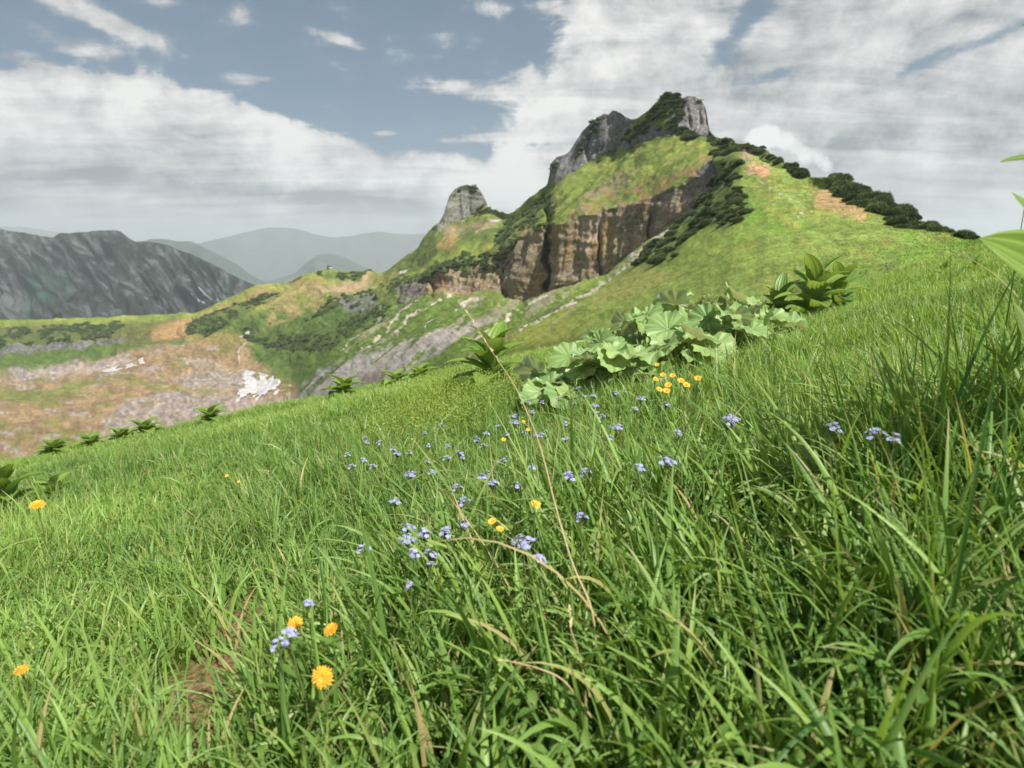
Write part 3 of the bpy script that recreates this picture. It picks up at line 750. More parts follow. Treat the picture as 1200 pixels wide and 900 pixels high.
bp = b.n('ShaderNodeBump'); bp.inputs['Distance'].default_value = .02; nt.links.new(b.m('ADD', n1, n2), bp.inputs['Height']); nt.links.new(bp.outputs[0], pr.inputs['Normal'])
o_ = b.n('ShaderNodeOutputMaterial'); nt.links.new(pr.outputs[0], o_.inputs[0])
bare_spots = []
for a, b2, rr in ((232,790,.12),(262,775,.09),(205,800,.08),(292,690,.09),(300,712,.07),(250,745,.06),(318,700,.03)):
    h_ = hit(a, b2, .02); bare_spots.append((h_[0], h_[1], rr)); bare_spots.extend([(h_[0] * q, h_[1] * q, rr * w_) for q, w_ in ((.92, .9), (.85, .8), (.78, .7), (.72, .5))])
def bareness(x, y):
    m_ = np.zeros(np.shape(x))
    for a, b2, rr in bare_spots:
        d = np.hypot(x - a, y - b2) + .02 * vn(x * 40, y * 40, s=9)
        m_ = np.maximum(m_, 1 - ss(rr * .6, rr * 1.25, d))
    return m_
tag(grid_obj('meadow_ground', np.stack([GXm, GYm, GZm], -1), m, {'bare': bareness(GXm, GYm)}), kind='structure')

# ---- grass blades
grass_m = leafy('grass_blade', (.060, .155, .038), (.285, .435, .10), .45, .42, .4, dry=(.50, .40, .20), nscale=6.)
def blades(name, bx, by, L, W, lean, bend, phi, tint, dry, nseg, fold, label, sway=None):
    n = len(bx); t = np.linspace(0, 1, nseg + 1)
    th = lean[:, None] + bend[:, None] * t[None] ** 1.6
    ds = (L / nseg)[:, None]
    hz = np.concatenate([np.zeros((n, 1)), np.cumsum(np.sin(th[:, :-1]) * ds, 1)], 1)
    vt = np.concatenate([np.zeros((n, 1)), np.cumsum(np.cos(th[:, :-1]) * ds, 1)], 1)
    hd = np.stack([np.cos(phi), np.sin(phi)], -1)
    side = RS.normal(0, .06, n)[:, None] * t[None] ** 2 * L[:, None]
    cx = bx[:, None] + hd[:, :1] * hz - hd[:, 1:] * side; cy = by[:, None] + hd[:, 1:] * hz + hd[:, :1] * side
    g0 = gz(bx, by) - .01
    cz = g0[:, None] + vt
    prof = np.minimum(1, (t * 3.5 + .45)) * (1 - t ** 2.4) + .0; prof[-1] = .03
    tw = RS.uniform(-.9, .9, n)[:, None] + RS.uniform(-.8, .8, n)[:, None] * t[None]
    # width vector: horizontal perpendicular, twisted around the blade
    px_, py_ = -hd[:, 1:], hd[:, :1]
    wx = px_ * np.cos(tw) + hd[:, :1] * np.cos(th) * np.sin(tw)
    wy = py_ * np.cos(tw) + hd[:, 1:] * np.cos(th) * np.sin(tw)
    wz = -np.sin(th) * np.sin(tw)
    hw = (W[:, None] * prof[None]) * .5
    Cc = np.stack([cx, cy, cz], -1); Wv = np.stack([wx, wy, wz], -1) * hw[..., None]
    if fold:
        T_ = np.stack([hd[:, :1] * np.sin(th), hd[:, 1:] * np.sin(th), np.cos(th)], -1)
        Nn = np.cross(Wv, T_)
        V = np.stack([Cc - Wv, Cc - Nn * .45, Cc + Wv], 2); k = 3
    else:
        V = np.stack([Cc - Wv, Cc + Wv], 2); k = 2
    idx = np.arange(n * (nseg + 1) * k).reshape(n, nseg + 1, k)
    q = np.stack([idx[:, :-1, :-1], idx[:, :-1, 1:], idx[:, 1:, 1:], idx[:, 1:, :-1]], -1).reshape(-1, 4)
    rep = (nseg + 1) * k
    tt = np.repeat(tint, rep) + np.tile(np.repeat(t, k), n) * .12
    dd = np.repeat(dry, rep)
    tipdry = np.repeat((RS.uniform(0, 1, n) < .12).astype(float), rep) * ss(.72, 1.0, np.tile(np.repeat(t, k), n))
    dd = np.clip(np.maximum(dd, tipdry * .8), 0, 1)
    o = mesh_np(name, V, q, None, grass_m, True, {'tint': np.clip(tt, 0, 1), 'dry': dd})
    return tag(o, label, 'grass', kind='stuff')

def scatter(n, y0, y1, u0, u1, clump, sig, power=1.0):
    """clump centres even over the ground of a wedge of view, blades gathered round them"""
    nc = max(1, n // clump)
    yy = np.sqrt(RS.uniform(y0 ** 2, y1 ** 2, nc)); uu = RS.uniform(u0, u1, nc)
    cx = np.repeat(yy * uu, clump); cy = np.repeat(yy, clump); nn = len(cx)
    hx = np.repeat(RS.uniform(0, 2 * np.pi, nc), clump)
    dx = RS.normal(0, sig, nn); dy = RS.normal(0, sig, nn)
    return cx + dx, cy + dy, np.arctan2(dy, dx) + RS.normal(0, .6, nn), np.repeat(RS.uniform(0, 1, nc), clump), hx

def make(n, y0, y1, u0, u1, clump, sig, Lr, Wr, nseg, fold, label, dryp=.06, wind=.22, sel=None, lean=(.05, .5), tb=(0, 0)):
    x_, y_, ph, ct, hx = scatter(n, y0, y1, u0, u1, clump, sig)
    k = (np.hypot(x_, y_) > .42) & (RS.uniform(0, 1, len(x_)) > bareness(x_, y_) * .93)
    # patchy density
    pn = fbm(x_ / .5, y_ / .5, s=333, o=3); k &= RS.uniform(0, 1, len(x_)) < ss(-1.0, -.1, pn) * .6 + .4
    if sel is not None: k &= sel(x_, y_)
    x_, y_, ph, ct, hx = x_[k], y_[k], ph[k], ct[k], hx[k]; n = len(x_)
    hgt = 1 + .35 * fbm(x_ / .8, y_ / .8, s=340, o=2)
    close = ss(.35, 1.1, np.hypot(x_, y_)) * .45 + .55
    L = RS.uniform(*Lr, n) * hgt * close * np.where(RS.uniform(0, 1, n) < .1, 1.35, 1)
    W = RS.uniform(*Wr, n)
    wd = 2.6 + .9 * vn(x_ / 1.2, y_ / 1.2, s=350)          # prevailing lean towards the left and downhill
    vx = np.cos(ph) + wind * np.cos(wd); vy = np.sin(ph) + wind * np.sin(wd)
    ph = np.arctan2(vy, vx)
    ln = RS.uniform(*lean, n); bd = np.abs(RS.normal(.35, .75, n)) + np.where(RS.uniform(0, 1, n) < .22, 1.1, 0)
    big = .5 + .5 * fbm(x_ / 3.0, y_ / 3.0, s=360, o=3)
    tint = np.clip(.10 + .45 * ct + .45 * RS.uniform(0, 1, n) + .7 * (big - .5) + tb[0] + tb[1] * ss(2, 12, y_), 0, 1)
    dry = (RS.uniform(0, 1, n) < dryp).astype(float) * RS.uniform(.15, 1, n)
    return blades('grass', x_, y_, L, W, ln, bd, ph, tint, dry, nseg, fold, label)

make(40000, .36, 3.4, -1.15, 1.15, 12, .035, (.11, .26), (.004, .0125), 7, True, 'tall fresh green meadow grass close to the camera')
make(36000, .36, 3.4, -1.15, 1.15, 10, .05, (.05, .14), (.004, .011), 4, False, 'short undergrowth grass between the tall blades near the camera', .10)
make(95000, 3.2, 9, -1.0, 1.0, 14, .05, (.10, .24), (.006, .015), 4, False, 'green meadow grass in the middle of the slope', tb=(.02, .2))
make(150000, 8.5, 20, -.95, .95, 12, .09, (.09, .20), (.010, .020), 3, False, 'green meadow grass up to the rim of the slope', tb=(.1, .2))
make(60000, 19, 58, .45, .98, 10, .15, (.10, .22), (.02, .05), 2, False, 'green grass on the rising right side of the meadow', sel=lambda x, y: x / y > .45, tb=(.1, .2))
# long dark blades at the right edge and single long arching ones
make(420, .8, 1.9, .60, .95, 6, .05, (.30, .50), (.005, .009), 9, True, 'tall dark blades at the right edge of the meadow', .04, .2, lean=(0, .25), tb=(-.12, 0))
make(260, .75, 2.2, -.1, .95, 3, .03, (.34, .50), (.004, .009), 10, True, 'long arching single blades leaning across the grass', .16, 1.2, lean=(.3, .9))

make(2600, .45, 1.9, -.2, 1.05, 5, .04, (.20, .38), (.009, .018), 9, True, 'broad soft grass blades close to the lower right corner', .04, .5, lean=(.1, .7), tb=(.15, 0))
make(1500, .45, 1.9, -1.0, -.1, 5, .04, (.14, .26), (.008, .014), 8, True, 'broad short grass blades in the lower left of the meadow', .04, .3, lean=(.1, .7), tb=(.1, 0))

# fine grass on the near right hill
sel = (PX > 780) & (PX < 1230) & (SEG[:, None] > 1.0) & (SEG[:, None] < 5.9) & (YY < 260)
rr_, cc_ = np.where(sel)
wgt = (YY[rr_, cc_] ** 1.3); pick = RS.choice(len(rr_), 60000, p=wgt / wgt.sum())
pp = P[rr_[pick], cc_[pick]] + RS.normal(0, .35, (60000, 3)) * np.array([1, 1, 0]); ac = alb[rr_[pick], cc_[pick]]
bz = pp[:, 2] - .03; nB = len(pp); hh_ = RS.uniform(.05, .15, nB); wv_ = RS.uniform(.04, .12, nB); an = RS.uniform(0, 6.28, nB)
d_ = np.stack([np.cos(an), np.sin(an), 0 * an], -1) * wv_[:, None]; up = np.stack([RS.normal(0, .12, nB), RS.normal(0, .12, nB), hh_], -1)
b0 = np.stack([pp[:, 0], pp[:, 1], bz], -1)
V = np.stack([b0 - d_, b0 + d_, b0 + up + d_ * .2], 1).reshape(-1, 3)
hm = terrain_mat('hill_tufts', .35, .1, .3)
tag(mesh_np('hill_grass', V, None, np.arange(len(V)).reshape(-1, 3), hm, False, {'rock': np.zeros(len(V))}, {'albedo': np.repeat(ac * 1.0, 3, 0)}), 'short grass tufts over the green hill below the crest', 'grass', kind='stuff')

# ---- small herbs: leaf rosettes low in the grass
herb_m = leafy('herb_leaf', (.045, .12, .02), (.16, .26, .05), .35, .5, .3, nscale=30)
def leafquads(base, d, nrm, L, W, tint, mb, seg=4, arch=.25):
    """many simple ovate leaves at once"""
    n = len(base); t = np.linspace(0, 1, seg + 1)
    s_ = np.cross(d, nrm); s_ /= np.linalg.norm(s_, axis=1)[:, None] + 1e-9
    w = np.sin(np.pi * np.clip(t * .93 + .04, 0, 1)) ** .8
    Cc = base[:, None] + d[:, None] * (L[:, None] * t)[..., None] + nrm[:, None] * (L[:, None] * arch * (t - 1.6 * t ** 2))[..., None]
    Wv = s_[:, None] * (W[:, None] * w * .5)[..., None]; up = nrm[:, None] * (W[:, None] * w * .16)[..., None]
    V = np.stack([Cc - Wv + up, Cc, Cc + Wv + up], 2)
    idx = np.arange(n * (seg + 1) * 3).reshape(n, seg + 1, 3)
    q = np.stack([idx[:, :-1, :-1], idx[:, :-1, 1:], idx[:, 1:, 1:], idx[:, 1:, :-1]], -1).reshape(-1, 4)
    mb.add(V, q, a=np.repeat(tint, (seg + 1) * 3))
mb = MB()
for (n, y0, y1, ls, hs) in ((9000, .5, 3.5, (.010, .026), .17), (9000, 3.2, 9, (.02, .055), .18)):
    x_, y_, ph, ct, hx = scatter(n, y0, y1, -1.1, 1.1, 8, .035)
    k = (np.hypot(x_, y_) > .5) & (bareness(x_, y_) < .4); x_, y_, ph, ct = x_[k], y_[k], ph[k], ct[k]
    h = RS.uniform(.02, hs, len(x_)); d = np.stack([np.cos(ph), np.sin(ph), RS.uniform(-.2, .7, len(x_))], -1); d /= np.linalg.norm(d, axis=1)[:, None]
    nr_ = np.stack([RS.normal(0, .3, len(x_)), RS.normal(0, .3, len(x_)), 1 + 0 * x_], -1); nr_ -= d * (nr_ * d).sum(1)[:, None]; nr_ /= np.linalg.norm(nr_, axis=1)[:, None]
    L = RS.uniform(*ls, len(x_)); leafquads(np.stack([x_, y_, gz(x_, y_) + h], -1), d, nr_, L, L * RS.uniform(.4, .7, len(x_)), .2 + .6 * ct, mb, 3)
tag(mb.build('herb_undergrowth', herb_m), 'small round-leaved herbs growing low between the grass', 'herbs', kind='stuff')
# yellow-green bedstraw haze in the middle of the slope
bed_m = leafy('bedstraw', (.20, .30, .05), (.34, .42, .09), .4, .6, .2, nscale=20)
mb = MB(); bx_, by_ = [], []
for a, c_, sx, sy, n in ((505, 470, 55, 26, 360), (540, 440, 60, 20, 330), (455, 495, 40, 16, 130), (620, 445, 40, 12, 60)):
    for i in range(n):
        h_ = hit(a + RS.normal(0, sx * .6), c_ + RS.normal(0, sy * .6), .22)
        if h_ is not None and h_[1] > .9: bx_.append(h_[0]); by_.append(h_[1])
bx_ = np.array(bx_); by_ = np.array(by_)
k = 14
X_ = np.repeat(bx_, k) + RS.normal(0, .045, len(bx_) * k) * np.repeat(ss(.5, 4, by_) * .8 + .3, k); Y_ = np.repeat(by_, k) + RS.normal(0, .045, len(bx_) * k)
Z_ = gz(X_, Y_) + RS.uniform(.12, .28, len(X_)); d = RS.normal(0, 1, (len(X_), 3)); d /= np.linalg.norm(d, axis=1)[:, None]
nr_ = np.cross(d, RS.normal(0, 1, (len(X_), 3))); nr_ /= np.linalg.norm(nr_, axis=1)[:, None]
L = RS.uniform(.006, .012, len(X_)) * (1 + .12 * Y_); leafquads(np.stack([X_, Y_, Z_], -1), d, nr_, L, L * .7, RS.uniform(0, 1, len(X_)), mb, 2)
tag(mb.build('bedstraw', bed_m), 'yellow-green froth of tiny bedstraw blossoms among the grass', 'wild plants', kind='stuff')

# ================================================================== LARGE PLANTS
but_m, nt = newmat('butterbur_leaf'); b = NB(nt)
tc = b.n('ShaderNodeTexCoord').outputs['Object']; nz = b.noise(tc, 14, 5)
col = b.mix(b.m('ADD', b.m('MULTIPLY', b.attr('tint'), .7), b.m('MULTIPLY', nz, .35), clamp=True), (.06, .18, .05), (.33, .48, .14))
col = b.mix(b.m('MULTIPLY', b.attr('vein'), .8), col, (.46, .54, .30))
bf = b.n('ShaderNodeNewGeometry').outputs['Backfacing']
col = b.mix(bf, col, b.mix(nz, (.30, .37, .27), (.46, .50, .42)))
pr = b.n('ShaderNodeBsdfPrincipled'); nt.links.new(col, pr.inputs['Base Color']); pr.inputs['Roughness'].default_value = .42; pr.inputs['Specular IOR Level'].default_value = .35
bp = b.n('ShaderNodeBump'); bp.inputs['Distance'].default_value = .006; nt.links.new(b.m('ADD', b.m('MULTIPLY', b.attr('vein'), -1), nz), bp.inputs['Height']); nt.links.new(bp.outputs[0], pr.inputs['Normal'])
tr = b.n('ShaderNodeBsdfTranslucent'); nt.links.new(b.mix(1.0, col, (1.15, 1.15, .5), 'MULTIPLY'), tr.inputs['Color'])
mx = b.n('ShaderNodeMixShader'); mx.inputs[0].default_value = .33; nt.links.new(pr.outputs[0], mx.inputs[1]); nt.links.new(tr.outputs[0], mx.inputs[2])
o_ = b.n('ShaderNodeOutputMaterial'); nt.links.new(mx.outputs[0], o_.inputs[0])
stem_m = leafy('plant_stem', (.10, .16, .05), (.22, .27, .10), .1, .5, .3)

def big_leaf(name, c, out, up, R, seed, parent, tint):
    """round, wavy, toothed leaf with a notch at its stalk; c = where the stalk meets the blade"""
    r = np.random.RandomState(seed)
    out = out / np.linalg.norm(out); up = up - out * (up @ out); up /= np.linalg.norm(up); sd = np.cross(out, up)
    ph = np.linspace(-np.pi, np.pi, 91)[:-1]; rr = np.linspace(0, 1, 10)[1:]
    notch = 1 - .78 * np.exp(-((np.abs(ph) - np.pi) / .33) ** 2)
    edge = (1.0 + .16 * np.cos(ph)) * notch * (1 + .045 * np.sin(ph * 15 + r.uniform(0, 6)) + .03 * np.sin(ph * 31 + 1) + .05 * np.sin(ph * 4 + r.uniform(0, 6)))
    p1, p2, p3 = r.uniform(0, 6.28, 3)
    rho = rr[:, None]
    X = R * rho * edge * np.cos(ph); Y_ = R * rho * edge * np.sin(ph) * .95
    Z = R * (.13 * rho ** 2 * np.sin(2 * ph + p1) + .08 * rho ** 2.5 * np.sin(5 * ph + p2) + .07 * rho ** 3 * np.sin(11 * ph + p3) - .32 * rho ** 2 * np.clip(np.cos(ph), 0, 1) + .10 * rho
             + .24 * np.abs(np.sin(ph)) * rho - .018 * np.cos(ph * 9) * rho)
    V = c + X[..., None] * out + Y_[..., None] * sd + Z[..., None] * up
    mbv = np.concatenate([c[None], V.reshape(-1, 3)])
    n = len(ph); i = 1 + np.arange(len(rr) * n).reshape(len(rr), n); i = np.concatenate([i, i[:, :1]], 1)
    q = np.stack([i[:-1, :-1], i[:-1, 1:], i[1:, 1:], i[1:, :-1]], -1).reshape(-1, 4)
    tri = np.stack([np.zeros(n, int), i[0, 1:], i[0, :-1]], -1)
    vein = np.exp(-(((ph * 9 / (2 * np.pi) + .5) % 1 - .5) / .12) ** 2) * (1 - rho * .45)
    vein = np.maximum(vein, .5 * np.exp(-(((ph[None] * 2.4 + rho * 9) % 1 - .5) / .16) ** 2) * ss(.25, .5, rho))
    o = mesh_np(name, mbv, q, tri, but_m, True, {'tint': np.full(len(mbv), tint), 'vein': np.concatenate([[1.], vein.ravel()])})
    o.parent = parent; return o

def butterbur(px, Y, hmax, nl, seed, label, Rr=(.13, .21)):
    r = np.random.RandomState(seed); xw = (px - 600) / F * Y / (cT) ; g = gz(xw, Y)
    root = empty('butterbur_plant', (xw, Y, g), label, 'butterbur', 'butterbur plants in the broad-leaved patch')
    for i in range(nl):
        a = 2 * np.pi * (i / nl + r.uniform(-.06, .06)) ; rad = r.uniform(.08, .36); h = hmax * .88 * r.uniform(.42, 1.0) * (1 - .25 * rad / .36)
        tipx = np.array([math.cos(a) * rad, math.sin(a) * rad, h])
        t = np.linspace(0, 1, 8)[:, None]
        pts = np.concatenate([t, t, t], 1) * tipx * np.array([1, 1, 1]); pts[:, :2] *= (t ** 1.6)
        st = MB().tube(pts, np.linspace(.009, .005, 8), 7, .5).build('leaf_stalk', stem_m, root)
        # most leaves spread towards the light and the viewer's side, drooping outwards
        o_ = np.array([math.cos(a), math.sin(a), r.uniform(-.45, .35)]) + np.array([r.uniform(-.3, .3), -.15, 0])
        u_ = np.array([r.uniform(-.5, .5), r.uniform(-.75, .45), r.uniform(.35, 1.0)])
        big_leaf('leaf', tipx, o_, u_, r.uniform(*Rr), seed * 100 + i, root, r.uniform(.15, .95))
    return root
but = [(660, 5.3, .42, 8, 'low butterbur plant at the left end of the broad-leaved patch'),
 (700, 5.6, .62, 10, 'butterbur plant with tall upright leaves, second from the left in the patch'),
 (735, 5.2, .50, 8, 'butterbur plant in front of the patch just above the yellow marigolds'),
 (752, 6.1, .76, 11, 'butterbur plant in the middle back of the patch'),
 (795, 5.5, .58, 8, 'butterbur plant in the middle front of the patch'),
 (805, 6.6, .86, 10, 'butterbur plant forming the highest back of the patch'),
 (845, 6.0, .58, 8, 'butterbur plant right of the middle with wide yellow-green leaves'),
 (885, 6.3, .52, 8, 'butterbur plant with greyish drooping leaves at the right end of the patch'),
 (850, 6.9, .78, 9, 'butterbur plant behind the right half of the patch')]
for i, (a, Y, h, n, lab) in enumerate(but): butterbur(a, Y, h, n + 4, 50 + i, lab, (.10, .21))

# ---- false hellebore: pleated pointed leaves round a stout stem
hel_m, nt = newmat('hellebore_leaf'); b = NB(nt)
tc = b.n('ShaderNodeTexCoord').outputs['Object']; nz = b.noise(tc, 12, 4)
col = b.mix(b.m('ADD', b.m('MULTIPLY', b.attr('tint'), .7), b.m('MULTIPLY', nz, .3), clamp=True), (.05, .15, .025), (.26, .38, .07))
col = b.mix(b.m('MULTIPLY', b.attr('vein'), .35), col, (.26, .38, .10))
bf = b.n('ShaderNodeNewGeometry').outputs['Backfacing']; col = b.mix(b.m('MULTIPLY', bf, .6), col, (.26, .36, .16))
pr = b.n('ShaderNodeBsdfPrincipled'); nt.links.new(col, pr.inputs['Base Color']); pr.inputs['Roughness'].default_value = .4; pr.inputs['Specular IOR Level'].default_value = .4
tr = b.n('ShaderNodeBsdfTranslucent'); nt.links.new(b.mix(1.0, col, (1.3, 1.2, .45), 'MULTIPLY'), tr.inputs['Color'])
mx = b.n('ShaderNodeMixShader'); mx.inputs[0].default_value = .38; nt.links.new(pr.outputs[0], mx.inputs[1]); nt.links.new(tr.outputs[0], mx.inputs[2])
o_ = b.n('ShaderNodeOutputMaterial'); nt.links.new(mx.outputs[0], o_.inputs[0])
def pleated(p0, d, up, L, W, arch, parent, tint, name='leaf', mesh_only=False):
    d = d / np.linalg.norm(d); up = up - d * (up @ d); up /= np.linalg.norm(up); s_ = np.cross(d, up)
    n = 14; t = np.linspace(0, 1, n); v = np.linspace(-1, 1, 17)
    th = arch[0] + (arch[1] - arch[0]) * t
    cx = np.concatenate([[0], np.cumsum(np.cos(th[:-1]))]) * L / (n - 1); cz = np.concatenate([[0], np.cumsum(np.sin(th[:-1]))]) * L / (n - 1)
    w = W * .5 * (np.sin(np.pi * np.clip(t, 0, 1) ** .8) ** .75 * .97 + .03 * (1 - t)) ; w[-1] = .001
    cup = .35 * np.abs(v) ** 1.5
    Pg = p0 + cx[:, None, None] * d + (cz[:, None] + w[:, None] * (cup[None] + .08 * np.cos(v * np.pi * 5)[None]))[..., None] * up + (w[:, None] * v[None] * .95)[..., None] * s_
    vein = np.repeat((.5 + .5 * np.cos(v * np.pi * 5))[None] ** 3, n, 0)
    i = np.arange(n * 17).reshape(n, 17); q = np.stack([i[:-1, :-1], i[1:, :-1], i[1:, 1:], i[:-1, 1:]], -1).reshape(-1, 4)
    o = mesh_np(name, Pg, q[:, ::-1], None, hel_m, True, {'tint': np.full(n * 17, tint), 'vein': vein})
    o.parent = parent; return o
def hellebore(px, py, size, label, group=None, Y=None, seed=1, nl=12, spread=1.0, dark=0.):
    r = np.random.RandomState(seed)
    if Y is None:
        h_ = hit(px, py); 
        if h_ is None: h_ = at(px, py, 16); 
        xw, yw = h_[0], h_[1]
    else: xw, yw = (px - 600) / F * Y / cT, Y
    root = empty('hellebore_plant', (xw, yw, gz(xw, yw) - .01), label, 'hellebore', group)
    size = size * ((2.5 if px < 520 else 1.5) if yw > 9 else 1.6)
    H = size * (.24 if yw > 9 and px < 520 else .40)
    flat_ = yw > 9 and px < 520
    MB().tube([[0, 0, 0], [.01, 0, H * .5], [.015, .01, H]], [.012 * size * 1.6, .010 * size, .005 * size], 8).build('stem', stem_m, root)
    for i in range(nl):
        f = i / (nl - 1); a = i * 2.4 + r.uniform(-.3, .3); e = lerp(.12 if flat_ else .30, .85 if flat_ else 1.15, f ** 1.1) + r.uniform(-.12, .12)
        d = np.array([math.cos(a) * math.cos(e) * spread, math.sin(a) * math.cos(e) * spread, math.sin(e)])
        L = size * lerp(.58, .42, f) * r.uniform(.85, 1.15)
        pleated(np.array([0, 0, H * (.12 + .88 * f)]), d, np.array([-math.cos(a) * math.sin(e), -math.sin(a) * math.sin(e), math.cos(e)]) , L, L * (.56 if flat_ else .46), (.30, -.85 * (1 - .5 * f) - r.uniform(0, .3)), root, np.clip(r.uniform(.25, .9) - dark, 0, 1))
    return root
hel = [(577, 458, .74, 'large dark-leaved hellebore standing alone left of the butterbur patch', 0, 3), (492, 432, .42, 'small hellebore on the rim, right one of the pair below the grey scree', 0, 4),
 (463, 434, .40, 'small hellebore on the rim, left one of the pair below the grey scree', 0, 5), (404, 462, .52, 'hellebore with pale drooping leaves on the rim right of the snow field', 0, 6),
 (247, 492, .42, 'hellebore on the rim below the large snow field, its dark leaf to the right', 0, 7), (170, 505, .40, 'hellebore on the rim at the right end of the low row', 0, 8),
 (143, 514, .36, 'hellebore in the low row on the rim, second from its right end', 0, 9), (108, 516, .36, 'hellebore in the low row on the rim, third from its right end', 0, 10),
 (66, 534, .44, 'pale hellebore at the left end of the low row on the rim', 0, 12), (10, 606, .50, 'dark wide-leaved hellebore cut by the left edge, beside a yellow flower', 0, 13), (66, 596, .34, 'yellow-green hellebore just right of the yellow flower at the left edge', 0, 14)]
for a, b2, s_, lab, _, sd in hel: hellebore(a, b2, s_, lab, 'hellebores scattered over the meadow', seed=sd, nl=14, spread=1.3)
hellebore(945, 372, 1.0, 'largest hellebore with dark shaded foot right behind the butterbur patch', 'hellebores scattered over the meadow', Y=10.2, seed=21, nl=15, spread=1.3)
hellebore(972, 366, .8, 'hellebore forming the right half of the big clump behind the butterbur', 'hellebores scattered over the meadow', Y=10.6, seed=22, nl=13, spread=1.3)
hellebore(905, 368, .75, 'hellebore forming the left half of the big clump behind the butterbur', 'hellebores scattered over the meadow', Y=10.9, seed=23, nl=12, spread=1.3)
for i, (a, b2, s_, lab) in enumerate([(1088, 312, .34, 'pale hellebore on the skyline of the meadow left of the large edge leaf'), (1122, 308, .30, 'hellebore on the meadow skyline nearest the large edge leaf')]):
    hellebore(a, b2, s_, lab, 'hellebores scattered over the meadow', Y=13, seed=30 + i, nl=9)
# the tall one whose leaves reach in from the right
xs_, ys_ = 1.17, 1.22; g_ = float(gz(xs_, ys_))
root = empty('hellebore_plant', (xs_, ys_, g_), 'tall hellebore whose broad leaves reach in over the right edge', 'hellebore', None)
O_ = np.array([xs_, ys_, g_])
MB().tube([[0, 0, 0], [.01, 0, .4], [0, .0, 1.0]], [.013, .011, .006], 10).build('stem', stem_m, root)
def edge_leaf(pa, pb, Ya, Yb, W, up, arch, tint):
    A_ = at(pa[0], pa[1], Ya); B_ = at(pb[0], pb[1], Yb); d = B_ - A_
    pleated(A_ - O_, d, np.array(up, float), np.linalg.norm(d) * 1.06, W, arch, root, tint)
edge_leaf((1300, 388), (1152, 287), 1.2, 1.12, .175, (.35, -.95, .45), (.2, -.2), .75)
edge_leaf((1290, 215), (1176, 196), 1.22, 1.10, .06, (0, -.2, 1), (.25, -.25), .35)
edge_leaf((1270, 262), (1192, 226), 1.22, 1.1, .06, (.6, .7, -.4), (.1, -.1), .9)
edge_leaf((1286, 440), (1182, 362), 1.2, 1.05, .085, (.3, .85, -.5), (.1, -.2), .95)
for i in range(6):
    a = -1.2 + i * .75; pleated(np.array([0, 0, .25 + .12 * i]), np.array([math.cos(a), math.sin(a) * .6 + .4, .5]), np.array([0, 0, 1.]), .26, .11, (.3, -.7), root, .5)

# ================================================================== FLOWERS
blue_m = leafy('forget_me_not_petal', (.24, .27, .52), (.42, .43, .69), .25, .6, .2, nscale=60)
eye_m = plain('flower_eye', (.75, .6, .15), (.8, .7, .3), .6)
yel_m = leafy('yellow_petal', (.80, .38, .03), (.88, .56, .08), .3, .6, .2, nscale=60)
yelc_m = plain('flower_centre', (.65, .33, .03), (.75, .42, .06), .7, 300)
fs_m = leafy('flower_stem', (.10, .15, .05), (.18, .22, .08), .1, .5, .3)
def petal_fan(mb, c, nrm, R, n, wr, lift, tint, r, twist=0):
    nrm = nrm / np.linalg.norm(nrm); a = np.cross(nrm, [0.3, .2, .9]); a /= np.linalg.norm(a); b_ = np.cross(nrm, a)
    for i in range(n):
        k = 2 * np.pi * i / n + twist + r.uniform(-.08, .08); d = a * math.cos(k) + b_ * math.sin(k); s_ = -a * math.sin(k) + b_ * math.cos(k)
        L = R * r.uniform(.88, 1.08); w = R * wr
        P_ = [c, c + d * L * .45 - s_ * w * .8 + nrm * L * lift * .5, c + d * L * .45 + s_ * w * .8 + nrm * L * lift * .5,
              c + d * L * .85 - s_ * w * .85 + nrm * L * lift, c + d * L * .85 + s_ * w * .85 + nrm * L * lift, c + d * L + nrm * L * lift * .8]
        mb.add(P_, [[1, 2, 4, 3]], [[0, 2, 1], [3, 4, 5]], a=np.clip(tint + r.uniform(-.2, .2), 0, 1))
